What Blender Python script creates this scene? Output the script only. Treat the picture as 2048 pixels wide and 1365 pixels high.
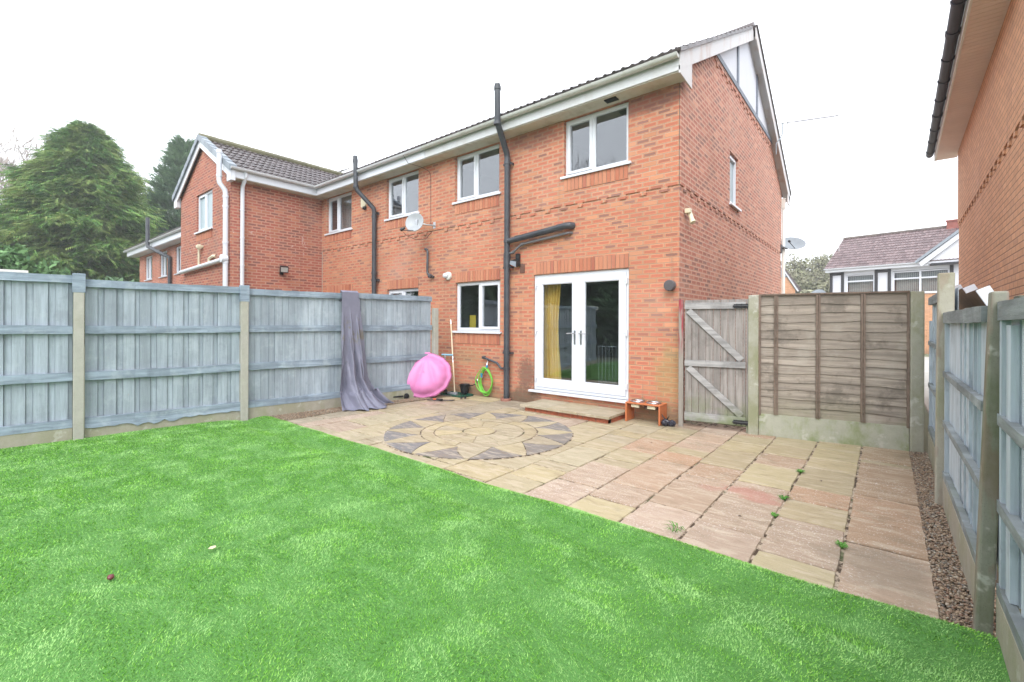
import bpy, math, random
import numpy as np
from mathutils import Vector, Matrix
for o in list(bpy.data.objects): bpy.data.objects.remove(o)
S = bpy.context.scene; COL = S.collection
PI = math.pi; rad = math.radians
random.seed(7); RNG = np.random.default_rng(7)

# ---------------------------------------------------------------- camera
YAW = 39.327
cam = bpy.data.objects.new('camera', bpy.data.cameras.new('camera')); COL.objects.link(cam)
cam.location = (2.363, -6.784, 1.564)
cam.data.sensor_width = 36; cam.data.lens = 36*911.13/2048
cam.data.shift_y = (645.54-682.5)/2048
cam.data.clip_start = .02; cam.data.clip_end = 2000
cam.rotation_euler = (Matrix.Rotation(rad(YAW),3,'Z') @ Matrix.Rotation(rad(90),3,'X') @ Matrix.Rotation(rad(.21),3,'Z')).to_euler()
S.camera = cam
# ---------------------------------------------------------------- overcast sky, soft sun, exposure
SUN_EL, SUN_AZ = 52, 20          # azimuth: degrees east of the direction behind the camera
W = bpy.data.worlds.new('World'); S.world = W; W.use_nodes = True
nt = W.node_tree; nt.nodes.clear()
out = nt.nodes.new('ShaderNodeOutputWorld'); bg = nt.nodes.new('ShaderNodeBackground')
sky = nt.nodes.new('ShaderNodeTexSky'); sky.sky_type = 'NISHITA'; sky.sun_disc = False
sdir = Vector((0.42, -0.80, 0.85)).normalized()
sky.sun_elevation = math.asin(sdir.z); sky.sun_rotation = math.atan2(sdir.x, sdir.y)
hs = nt.nodes.new('ShaderNodeHueSaturation'); hs.inputs['Saturation'].default_value = .12
mx = nt.nodes.new('ShaderNodeMix'); mx.data_type = 'RGBA'; mx.inputs[0].default_value = .8
mx.inputs['B'].default_value = (9.6, 10.05, 10.7, 1)      # even white cloud cover over the sky
nt.links.new(sky.outputs[0], hs.inputs['Color']); nt.links.new(hs.outputs[0], mx.inputs['A'])
nt.links.new(mx.outputs['Result'], bg.inputs[0]); bg.inputs[1].default_value = .1
nt.links.new(bg.outputs[0], out.inputs[0])
sun = bpy.data.objects.new('sun', bpy.data.lights.new('sun', 'SUN')); COL.objects.link(sun)
sun.data.energy = .9; sun.data.angle = rad(35); sun.data.color = (1, .98, .95)
sun.rotation_euler = (-sdir).to_track_quat('-Z', 'Y').to_euler()
S.view_settings.view_transform = 'Standard'; S.view_settings.look = 'None'
S.view_settings.gamma = 1; S.view_settings.exposure = 1.43
S.render.engine = 'CYCLES'
S.cycles.max_bounces = 8; S.cycles.transparent_max_bounces = 16; S.cycles.diffuse_bounces = 4

# ---------------------------------------------------------------- node helper
class N:
    def __init__(s, name):
        s.m = bpy.data.materials.new(name); s.m.use_nodes = True; s.t = s.m.node_tree; s.t.nodes.clear()
        s.o = s.t.nodes.new('ShaderNodeOutputMaterial'); s.geo = None
    def new(s, k): return s.t.nodes.new('ShaderNode'+k)
    def L(s, a, b):
        if hasattr(a, 'is_output') or isinstance(a, bpy.types.NodeSocket): s.t.links.new(a, b)
        else:
            try: b.default_value = a
            except Exception: b.default_value = (a, a, a) if len(b.default_value) == 3 else (a, a, a, 1)
    def math(s, op, a, b=0, c=0, clamp=False):
        n = s.new('Math'); n.operation = op; n.use_clamp = clamp
        s.L(a, n.inputs[0]); s.L(b, n.inputs[1]); s.L(c, n.inputs[2]); return n.outputs[0]
    def uv(s): n = s.new('UVMap'); return n.outputs[0]
    def pos(s): return s.new('NewGeometry').outputs['Position']
    def isl(s): return s.new('NewGeometry').outputs['Random Per Island']
    def xyz(s, v): n = s.new('SeparateXYZ'); s.L(v, n.inputs[0]); return n.outputs
    def comb(s, x, y=0, z=0): n = s.new('CombineXYZ'); s.L(x, n.inputs[0]); s.L(y, n.inputs[1]); s.L(z, n.inputs[2]); return n.outputs[0]
    def scale(s, v, sc, off=(0,0,0)):
        n = s.new('Mapping'); s.L(v, n.inputs[0]); n.inputs['Scale'].default_value = sc; n.inputs['Location'].default_value = off; return n.outputs[0]
    def noise(s, v, sc, det=3, rough=.55, dist=0):
        n = s.new('TexNoise'); s.L(v, n.inputs['Vector']); n.inputs['Scale'].default_value = sc
        n.inputs['Detail'].default_value = det; n.inputs['Roughness'].default_value = rough; n.inputs['Distortion'].default_value = dist; return n.outputs[0]
    def white(s, v): n = s.new('TexWhiteNoise'); n.noise_dimensions = '3D'; s.L(v, n.inputs['Vector']); return n.outputs['Value']
    def vor(s, v, sc, feat='F1'):
        n = s.new('TexVoronoi'); n.feature = feat; s.L(v, n.inputs['Vector']); n.inputs['Scale'].default_value = sc; return n.outputs
    def ramp(s, f, st, interp='LINEAR'):
        n = s.new('ValToRGB'); s.L(f, n.inputs[0]); r = n.color_ramp; r.interpolation = interp
        while len(r.elements) < len(st): r.elements.new(.5)
        for e, (p, c) in zip(r.elements, st): e.position = p; e.color = (*c, 1) if isinstance(c, tuple) else (c, c, c, 1)
        return n.outputs[0]
    def step(s, v, a, b):
        n = s.new('MapRange'); n.interpolation_type = 'SMOOTHSTEP'; s.L(v, n.inputs[0]); n.inputs[1].default_value = a; n.inputs[2].default_value = b; return n.outputs[0]
    def mix(s, f, a, b, mode='MIX'):
        n = s.new('Mix'); n.data_type = 'RGBA'; n.blend_type = mode; n.clamp_factor = True
        s.L(f, n.inputs[0])
        for q, i in ((a, 'A'), (b, 'B')):
            if isinstance(q, tuple): n.inputs[i].default_value = (*q, 1)
            else: s.L(q, n.inputs[i])
        return n.outputs['Result']
    def bump(s, h, d=.01, st=1., prev=None):
        n = s.new('Bump'); n.inputs['Distance'].default_value = d; n.inputs['Strength'].default_value = st; s.L(h, n.inputs['Height'])
        if prev is not None: s.L(prev, n.inputs['Normal'])
        return n.outputs[0]
    def end(s, color, rough=.7, nor=None, metal=0, spec=.5, **k):
        p = s.new('BsdfPrincipled')
        if isinstance(color, tuple): p.inputs['Base Color'].default_value = (*color, 1)
        else: s.L(color, p.inputs['Base Color'])
        s.L(rough, p.inputs['Roughness']); p.inputs['Metallic'].default_value = metal; p.inputs['Specular IOR Level'].default_value = spec
        if nor is not None: s.L(nor, p.inputs['Normal'])
        for a, b in k.items(): p.inputs[a.replace('_', ' ')].default_value = b
        s.L(p.outputs[0], s.o.inputs[0]); return s.m

def plain(name, c, rough=.5, var=.08, sc=6, metal=0, bumpd=0, **k):
    n = N(name); f = n.noise(n.pos(), sc, 4)
    col = n.mix(f, tuple(x*(1-var*2) for x in c), tuple(min(1, x*(1+var*2)) for x in c))
    nor = n.bump(n.noise(n.pos(), sc*14, 3), bumpd) if bumpd else None
    return n.end(col, rough, nor, metal, **k)

def brick(name, edge, centre, dark, mortar, darkfrac=.2, blob=1., stain=None, soldier=False, grime=.25, lowmortar=None):
    n = N(name); uv = n.xyz(n.uv()); u, v = uv[0], uv[1]
    if soldier: u, v = v, u
    row = n.math('FLOOR', n.math('DIVIDE', v, .075))
    sh = n.math('MULTIPLY', n.math('MODULO', n.math('ABSOLUTE', row), 2.), .1125)
    us = n.math('ADD', n.math('ADD', u, 90.), sh)
    cu = n.math('DIVIDE', us, .225); colm = n.math('FLOOR', cu)
    fx = n.math('MULTIPLY', n.math('FRACT', cu), .225); fy = n.math('MULTIPLY', n.math('SUBTRACT', n.math('DIVIDE', v, .075), row), .075)
    dx = n.math('MINIMUM', fx, n.math('SUBTRACT', .225, fx)); dy = n.math('MINIMUM', fy, n.math('SUBTRACT', .075, fy))
    nz = n.noise(n.pos(), 55, 2)
    wob = n.math('MULTIPLY', n.math('SUBTRACT', nz, .5), .004)
    d = n.math('ADD', n.math('MINIMUM', dx, dy), wob)
    bm = n.step(d, .0035, .0068)                       # 0 joint, 1 brick
    r1 = n.white(n.comb(colm, row, 1.3)); r2 = n.white(n.comb(colm, row, 5.7)); r3 = n.white(n.comb(colm, row, 9.1))
    nz2 = n.noise(n.comb(n.math('MULTIPLY', us, 1.), v, n.math('MULTIPLY', r3, 40.)), 28, 3)
    bl = n.step(n.math('ADD', n.math('MINIMUM', n.math('MULTIPLY', dx, .75), dy), n.math('MULTIPLY', n.math('SUBTRACT', nz2, .5), .016)), .013, .022)
    has = n.math('MULTIPLY', n.step(r1, .10, .16), blob)
    ec = n.mix(r2, tuple(x*.86 for x in edge), tuple(min(1, x*1.12) for x in edge))
    cc = n.ramp(r3, [(0, dark), (darkfrac*.6, tuple(x*1.3 for x in dark)), (darkfrac, tuple((a+b)/2 for a, b in zip(dark, centre))), (darkfrac+.12, centre), (.8, tuple(x*1.15 for x in centre)), (1, tuple((a+b)/2 for a, b in zip(edge, centre)))])
    bc = n.mix(n.math('MULTIPLY', bl, has), ec, cc)
    bc = n.mix(n.math('MULTIPLY', n.noise(n.pos(), 140, 2), .35), bc, tuple(x*.6 for x in edge))
    mo = mortar
    if lowmortar:
        z = n.xyz(n.pos())[2]
        mo = n.mix(n.step(n.math('ADD', z, n.math('MULTIPLY', n.noise(n.pos(), .8, 2), 1.2)), 3.6, 4.2), lowmortar, mortar)
    col = n.mix(bm, n.mix(n.noise(n.pos(), 30, 2), mo, (.3,.22,.17)) if not isinstance(mo, tuple) else mo, bc)
    gz = n.noise(n.scale(n.pos(), (1, 1, .6)), 1.1, 5, .6)
    col = n.mix(n.math('MULTIPLY', n.step(gz, .45, .75), grime), col, (.30, .17, .12))
    lt = n.noise(n.scale(n.pos(), (1, 1, 1), (5, 3, 9)), .7, 4, .6)
    col = n.mix(n.math('MULTIPLY', n.step(lt, .5, .75), .22), col, (.62, .42, .34))
    pz = n.xyz(n.pos())[2]; damp = n.math('MULTIPLY', n.step(n.math('ADD', pz, n.math('MULTIPLY', n.noise(n.scale(n.pos(), (1, 1, .4)), 4, 5, .65), .5)), .62, .30), .5)
    col = n.mix(damp, col, (.20,.14,.09))
    drip = n.noise(n.scale(n.pos(), (6, 6, .35), (2, 7, 1)), 1.5, 4, .6); col = n.mix(n.math('MULTIPLY', n.step(drip, .60, .72), .28), col, (.26,.15,.11))
    if stain: col = stain(n, col)
    h = n.math('ADD', n.math('MULTIPLY', bm, .6), n.math('MULTIPLY', nz, .25))
    return n.end(col, .85, n.bump(h, .006, .9), spec=.25)

def box_mask(n, c, r, ns=3., amt=.6):
    """soft-edged noisy stain round world point c with radii r"""
    p = n.scale(n.pos(), tuple(1/x for x in r), tuple(-a/b for a, b in zip(c, r)))
    d = n.new('VectorMath'); d.operation = 'LENGTH'; n.L(p, d.inputs[0])
    return n.step(n.math('ADD', d.outputs['Value'], n.math('MULTIPLY', n.math('SUBTRACT', n.noise(n.pos(), ns, 5, .65), .5), 1.6)), 1.15, .45), amt

def main_stain(n, col):
    for c, r, ns, amt, cc in [((-.1, 0, .8), (.34, .6, .55), 9, .42, (.34, .30, .12)),
                              ((-.3, 0, .15), (.5, .5, .3), 8, .45, (.24, .2, .11)),
                              ((-2.83, 0, .60), (.24, .5, .40), 22, .7, (.14, .085, .065)),
                              ((-2.9, 0, .12), (.42, .5, .28), 5, .75, (.12, .09, .06)),
                              ((-4.2, 0, .12), (.9, .5, .2), 5, .5, (.22, .19, .11)),
                              ((-4.4, 0, .85), (.55, .5, .22), 5, .35, (.30, .25, .13)),
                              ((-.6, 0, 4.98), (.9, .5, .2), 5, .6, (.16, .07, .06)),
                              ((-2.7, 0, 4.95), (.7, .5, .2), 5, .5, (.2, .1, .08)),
                              ((-3.6, 0, 4.1), (.2, .5, 1.2), 4, .3, (.2, .1, .08))]:
        m, a = box_mask(n, c, r, ns, amt); col = n.mix(n.math('MULTIPLY', m, a), col, cc)
    return col
def wing_stain(n, col):
    m = n.step(n.noise(n.pos(), 9, 3, .6), .62, .68)
    z = n.xyz(n.pos())[2]; band = n.math('MULTIPLY', n.step(z, 3.0, 3.5), n.step(z, 4.3, 3.8))
    return n.mix(n.math('MULTIPLY', n.math('MULTIPLY', m, band), .55), col, (.6, .5, .45))

EDGE=(.59,.27,.155); CEN=(.48,.155,.10); DRK=(.24,.125,.105); MOR=(.56,.40,.31)
M_brick = brick('house_brick', EDGE, CEN, DRK, MOR, .20, 1., main_stain, lowmortar=(.46,.30,.20))
M_brickN = brick('neighbour_brick', EDGE, CEN, DRK, MOR, .22, 1., None, lowmortar=(.42,.27,.19))
M_brickW = brick('wing_brick', (.50,.205,.125), (.37,.11,.085), (.19,.09,.085), (.46,.30,.25), .3, 1., wing_stain)
M_brickG = brick('gable_brick', (.60,.31,.22), (.42,.16,.12), (.22,.13,.115), (.58,.42,.35), .3, 1., None)
M_brickR = brick('tan_brick', (.68,.38,.225), (.62,.32,.18), (.48,.25,.17), (.27,.14,.085), .12, .6, None, grime=.15)
def loose_brick(name):
    n = N(name); r = n.isl()
    uv = n.uv(); c = n.ramp(r, [(0, (.36,.12,.08)), (.2, (.60,.27,.16)), (.4, (.48,.17,.10)), (.6, (.64,.30,.18)), (.8, (.40,.14,.10)), (1, (.62,.29,.17))])
    c = n.mix(n.math('MULTIPLY', n.noise(n.pos(), 60, 3), .5), c, (.3,.11,.07))
    return n.end(c, .85, n.bump(n.noise(n.pos(), 120, 2), .003), spec=.25)
M_sold = loose_brick('soldier_brick')
M_mortar = plain('mortar', (.30,.20,.14), .9, .1, 30)
def upvc(name, c=(.69,.71,.76), rough=.3, dirt=.0, dc=(.3,.32,.22)):
    n = N(name); f = n.noise(n.scale(n.pos(), (1, 1, .5)), 3, 5, .65)
    col = n.mix(n.math('MULTIPLY', n.step(f, .45, .72), dirt), c, dc); return n.end(col, rough)
M_white = upvc('white_plastic'); M_fascia = upvc('fascia_paint', (.60,.61,.62), .45, .35, (.42,.38,.32))
M_barge = upvc('weathered_bargeboard', (.56,.55,.55), .5, .7, (.45,.33,.28))
M_gutter = upvc('weathered_gutter', (.57,.58,.55), .4, .6, (.40,.40,.33)); M_soffit = upvc('soffit_board', (.60,.58,.50), .6, .5, (.34,.30,.2))
M_gutW = upvc('white_gutter', (.64,.65,.67), .3, .12)
M_render = upvc('white_render', (.62,.63,.68), .7, .06)
M_timber = plain('grey_timber', (.16,.18,.22), .6, .2, 5)
M_pipe = plain('black_pipe', (.055,.06,.07), .38, .35, 5); M_pipe_g = plain('faded_pipe', (.13,.13,.135), .45, .25, 8)
M_black = plain('black_plastic', (.012,.013,.015), .35, .2, 10); M_dkgrey = plain('dark_grey_plastic', (.09,.08,.085), .5, .15, 10)
M_metal = plain('galvanised_metal', (.55,.56,.58), .3, .1, 20, 1.); M_steel = plain('steel', (.46,.46,.48), .28, .05, 20, 1.)
M_cream = plain('cream_plastic', (.68,.63,.46), .45, .1, 10); M_creamw = plain('aged_white_plastic', (.72,.71,.66), .4, .08, 10)
M_dish = plain('dish_grey', (.24,.27,.30), .4, .12, 5); M_dishl = plain('dish_light', (.36,.38,.40), .4, .12, 5)
M_terra = plain('terracotta', (.33,.15,.11), .8, .2, 12)
M_leaf_trim = None
def tiles(name, c1, c2, moss=.25, rough=.42):
    n = N(name); r = n.isl(); f = n.noise(n.pos(), 5, 4)
    col = n.mix(r, c1, c2); col = n.mix(n.math('MULTIPLY', n.step(f, .5, .8), .5), col, tuple(x*.5 for x in c1))
    m = n.noise(n.pos(), 2.2, 5, .7)
    col = n.mix(n.math('MULTIPLY', n.step(m, .58, .75), moss), col, (.14,.14,.05))
    return n.end(col, rough, n.bump(n.noise(n.pos(), 90, 2), .004))
M_tile = tiles('brown_roof_tile', (.060,.048,.050), (.125,.10,.10), .2, .36); M_tileR = tiles('mauve_roof_tile', (.115,.075,.078), (.22,.155,.155), .15, .45)
M_tileg = tiles('grey_verge_tile', (.20,.23,.27), (.30,.34,.38), .1, .5)
def glass(name, tint=(.9,.95,.95), boost=.05):
    n = N(name); t = n.new('BsdfTransparent'); t.inputs[0].default_value = (*tint, 1); g = n.new('BsdfGlossy'); g.inputs['Roughness'].default_value = .015
    g.inputs[0].default_value = (.93,.96,1,1)
    f = n.new('Fresnel'); f.inputs[0].default_value = 1.5; fac = n.math('ADD', n.math('MULTIPLY', f.outputs[0], 2.0), boost, clamp=True); bf = n.new('NewGeometry').outputs['Backfacing']; fac = n.math('MULTIPLY', fac, n.math('SUBTRACT', 1., bf))
    nz = n.bump(n.noise(n.pos(), 1.3, 1), .004, .25); n.L(nz, g.inputs['Normal'])
    m = n.new('MixShader'); n.L(fac, m.inputs[0]); n.L(t.outputs[0], m.inputs[1]); n.L(g.outputs[0], m.inputs[2]); n.L(m.outputs[0], n.o.inputs[0]); return n.m
M_glass = glass('window_glass', (.84,.88,.90), .10); M_glassD = glass('door_glass', (.90,.93,.94), .11)
M_frost = plain('frosted_glass', (.33,.42,.45), .3, .06, 4)
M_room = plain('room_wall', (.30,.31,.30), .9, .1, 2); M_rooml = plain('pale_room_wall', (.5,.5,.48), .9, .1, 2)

def painted_wood(name, c, chip=.5, low=(.5,.34,.24), sc=(14,14,1.1), green=0., rvar=.32, hi=(.5,.56,.6), st=(.3,.7), blot=.45):
    n = N(name); p = n.pos(); r = n.isl()
    f = n.noise(n.scale(p, sc), 1.6, 5, .65)
    f = n.step(f, *st)
    col = n.mix(f, tuple(x*.66 for x in c), tuple(min(1, x*1.25) for x in c))
    col = n.mix(n.math('MULTIPLY', r, rvar*1.5), col, tuple(x*.62 for x in c))
    blot_ = n.noise(n.scale(p, (1, 1, 1), (3, 1, 2)), 3.2, 5, .65)
    col = n.mix(n.math('MULTIPLY', n.step(blot_, .52, .66), blot), col, tuple(x*.48 for x in c))
    col = n.mix(n.math('MULTIPLY', n.step(blot_, .48, .30), .35), col, hi)
    ch = n.noise(n.scale(p, (1, 1, .45), (9, 2, 4)), 17, 5, .7)
    col = n.mix(n.math('MULTIPLY', n.step(ch, .68, .74), chip), col, low)
    if green:
        g = n.noise(p, 2.5, 4, .6); z = n.xyz(p)[2]
        col = n.mix(n.math('MULTIPLY', n.math('MULTIPLY', n.step(g, .4, .65), n.step(z, .75, .1)), green), col, (.17,.21,.08))
    h = n.noise(n.scale(p, (sc[0]*3, sc[1]*3, sc[2]*2)), 2.5, 4, .6)
    return n.end(col, .8, n.bump(h, .004, .7), spec=.2)
M_blue = painted_wood('blue_grey_fence_paint', (.36,.415,.47), .4, rvar=.36, st=(.08,.92), blot=.28)
M_blueR = painted_wood('flaking_blue_fence_paint', (.50,.57,.63), .5, (.36,.35,.30), st=(.15,.85))
M_bluerail = painted_wood('blue_grey_rail_paint', (.275,.335,.405), .55, (.30,.18,.11), (1.2,1.2,14))
M_railR = painted_wood('weathered_rail', (.25,.275,.28), .7, (.42,.47,.50), (1.2,1.2,14), .3)
M_lap = painted_wood('weathered_lap_board', (.38,.325,.27), .75, (.10,.07,.055), (.8,.8,18), .5, .45, (.46,.42,.36), blot=.8)
M_bat = painted_wood('brown_batten', (.22,.165,.13), .2, (.1,.07,.05), (14,14,1), .2, .2, (.3,.24,.2))
M_gate = painted_wood('silvered_gate_board', (.32,.29,.27), .3, (.13,.10,.08), (16,16,1), .8, .4, (.38,.36,.35))
M_gater = painted_wood('silvered_gate_rail', (.38,.37,.365), .2, (.16,.13,.11), (1.4,1.4,14), .8, .2, (.42,.41,.41))
def gate_post_mat():
    n = N('red_stained_post'); p = n.pos(); f = n.noise(n.scale(p, (20, 20, 1.3)), 2, 4)
    c = n.mix(f, (.22,.19,.16), (.36,.33,.29)); z = n.xyz(p)[2]
    m = n.math('MULTIPLY', n.step(n.noise(n.scale(p, (9, 9, 1)), 2, 4), .42, .55), n.step(z, 1.0, 1.5))
    return n.end(n.mix(m, c, (.30,.05,.06)), .8)
M_gpost = gate_post_mat()
def concrete(name, c, green=.3, top=0., gl=(.24,.25,.14), red=0):
    n = N(name); p = n.pos(); f = n.noise(p, 9, 6, .7); col = n.mix(f, tuple(x*.75 for x in c), tuple(x*1.2 for x in c))
    sp = n.vor(p, 90)[0]; col = n.mix(n.math('MULTIPLY', n.step(sp, .28, .18), .3), col, tuple(x*.5 for x in c))
    g = n.noise(n.scale(p, (1, 1, .5)), 3.2, 5, .65); col = n.mix(n.math('MULTIPLY', n.step(g, .42, .66), green), col, gl)
    w = n.noise(n.scale(p, (1, 1, 1), (2, 5, 1)), 6.5, 4, .6); col = n.mix(n.math('MULTIPLY', n.step(w, .60, .68), green*.7), col, (.55,.54,.48))
    if red:
        z = n.xyz(p)[2]; rr = n.noise(n.scale(p, (3, 3, .7), (1, 1, 1)), 4, 3)
        col = n.mix(n.math('MULTIPLY', n.step(rr, .5, .58), red), col, (.22,.09,.07))
    return n.end(col, .88, n.bump(f, .006, .6), spec=.25)
M_conc = concrete('concrete_post', (.41,.395,.35), .2); M_concg = concrete('mossy_concrete', (.38,.37,.30), .8)
M_concR = concrete('stained_concrete', (.24,.235,.19), .75, gl=(.10,.12,.05), red=.25); M_gboard = concrete('gravel_board_concrete', (.36,.33,.27), .5)

def slab_mat(name, circ=False):
    n = N(name); p = n.pos(); r = n.isl()
    a = n.new('Attribute'); a.attribute_name = 'tone'; t = a.outputs['Fac']
    base = n.ramp(t, [(0, (.34,.30,.24)), (.25, (.43,.37,.25)), (.42, (.46,.38,.22)), (.50, (.45,.36,.22)), (.58, (.45,.335,.26)), (.72, (.45,.32,.23)), (.82, (.43,.265,.165)), (.93, (.36,.25,.155)), (1., (.17,.17,.18))])
    base = n.mix(n.math('MULTIPLY', r, .4), base, (.26,.20,.145))
    gr = n.noise(n.scale(p, (1.2, 5, 1)), 3.2, 6, .65, .8)                                # riven stone grain
    base = n.mix(n.math('MULTIPLY', n.step(gr, .48, .62), .5), base, (.56,.47,.36)); base = n.mix(n.math('MULTIPLY', n.step(gr, .46, .34), .5), base, (.27,.20,.13))
    sp = n.noise(p, 70, 4, .7); salt = n.math('MULTIPLY', n.step(sp, .575, .63), n.step(n.noise(p, 1.3, 3), .36, .52))
    pinkish = n.math('MULTIPLY', n.step(t, .5, .56), n.step(t, .98, .95)); base = n.mix(n.math('MULTIPLY', n.math('MULTIPLY', salt, pinkish), .8), base, (.72,.66,.62))
    dk = n.noise(n.scale(p, (1, 1, 1), (4, 4, 4)), 2.1, 6, .7); base = n.mix(n.math('MULTIPLY', n.step(dk, .54, .72), .45), base, (.20,.165,.10))
    sd = n.noise(p, 150, 2); base = n.mix(n.math('MULTIPLY', n.step(sd, .62, .7), .5), base, (.16,.13,.1))
    for c, rr, am in [((1.42,-2.32,0), (.26,.13,2), .75), ((1.56,-2.47,0), (.2,.10,2), .65), ((1.12,-2.44,0), (.13,.09,2), .4)]:
        m, _ = box_mask(n, c, rr, 7); base = n.mix(n.math('MULTIPLY', m, am*.62), base, (.42,.13,.11))
    for c, rr, am in [((2.35,-3.2,0), (.3,.35,2), .4), ((.1,-.25,0), (.5,.25,2), .35), ((-2.9,-.35,0), (.5,.3,2), .35)]:
        m, _ = box_mask(n, c, rr, 6); base = n.mix(n.math('MULTIPLY', m, am), base, (.17,.15,.11))
    rg = n.math('ADD', n.math('MULTIPLY', gr, .3), .42)
    h = n.math('ADD', gr, n.math('MULTIPLY', sp, .35)); return n.end(base, rg, n.bump(h, .016, .9), spec=.45)
M_slab = slab_mat('riven_sandstone')
def joint_mat():
    n = N('joint_sand'); p = n.pos(); f = n.noise(p, 12, 5, .7); c = n.mix(n.step(f, .44, .54), (.075,.048,.03), (.46,.37,.28))
    g = n.noise(p, 3.5, 4, .6); c = n.mix(n.math('MULTIPLY', n.step(g, .55, .68), .7), c, (.07,.10,.03))
    return n.end(c, .95, n.bump(n.noise(p, 80, 3), .01))
M_joint = joint_mat()
def lawn_mat(name, blade=False):
    n = N(name); p = n.pos()
    big = n.noise(n.scale(p, (1.0, 1.6, 1)), 2.7, 6, .7, .8)
    f = n.noise(p, 60, 3, .7)
    if blade:
        r = n.isl(); c = n.ramp(r, [(0, (.035,.12,.01)), (.22, (.12,.34,.025)), (.45, (.20,.49,.05)), (.75, (.30,.60,.11)), (.93, (.37,.66,.17)), (1, (.40,.60,.15))])
        c = n.mix(n.math('MULTIPLY', n.step(big, .44, .60), .62), c, (.41,.66,.27))
        return n.end(c, .6, None, spec=.25)
    c = n.mix(f, (.05,.15,.025), (.12,.33,.06)); c = n.mix(n.math('MULTIPLY', n.step(big, .4, .66), .35), c, (.13,.32,.08))
    return n.end(c, .9, n.bump(f, .02))
M_lawn = lawn_mat('artificial_turf'); M_blade = lawn_mat('turf_blade', True)
def pebble_mat():
    n = N('pebble'); r = n.isl(); c = n.ramp(r, [(0, (.10,.075,.06)), (.25, (.25,.17,.11)), (.5, (.36,.27,.18)), (.7, (.22,.12,.075)), (.85, (.42,.36,.28)), (1, (.13,.12,.11))])
    return n.end(c, .55)
M_peb = pebble_mat(); M_soil = plain('gravel_soil', (.10,.075,.05), .95, .3, 25, bumpd=.01)
M_ground = plain('rough_ground', (.14,.15,.09), .95, .3, .6)
def foliage(name, cols, pale=0.):
    n = N(name); r = n.isl(); c = n.ramp(r, cols); b = n.noise(n.pos(), .9, 3); c = n.mix(n.math('MULTIPLY', n.step(b, .4, .65), .4), c, tuple(min(1, x*1.5) for x in cols[-1][1]))
    m = n.end(c, .7, None, spec=.2); return m
M_con = foliage('conifer_foliage', [(0, (.05,.12,.035)), (.5, (.10,.235,.055)), (.85, (.18,.36,.08)), (1, (.28,.29,.10))])
M_con2 = foliage('dark_conifer_foliage', [(0, (.05,.10,.065)), (.6, (.10,.18,.10)), (1, (.16,.25,.12))])
M_bush = foliage('laurel_foliage', [(0, (.05,.12,.05)), (.6, (.10,.20,.07)), (1, (.15,.27,.11))])
M_mist = foliage('mist_greyed_foliage', [(0, (.16,.16,.11)), (.6, (.23,.24,.14)), (1, (.30,.28,.20))])  # grey of distant mist mixed into the leaf colours
M_bark = plain('bark', (.12,.09,.07), .9, .3, 6); M_twig = plain('mist_paled_twig', (.34,.29,.26), .9, .2, 6)  # twig tone paled to carry distant mist in the colour
M_weed = foliage('weed_leaf', [(0, (.04,.14,.02)), (1, (.11,.26,.05))])

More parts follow.
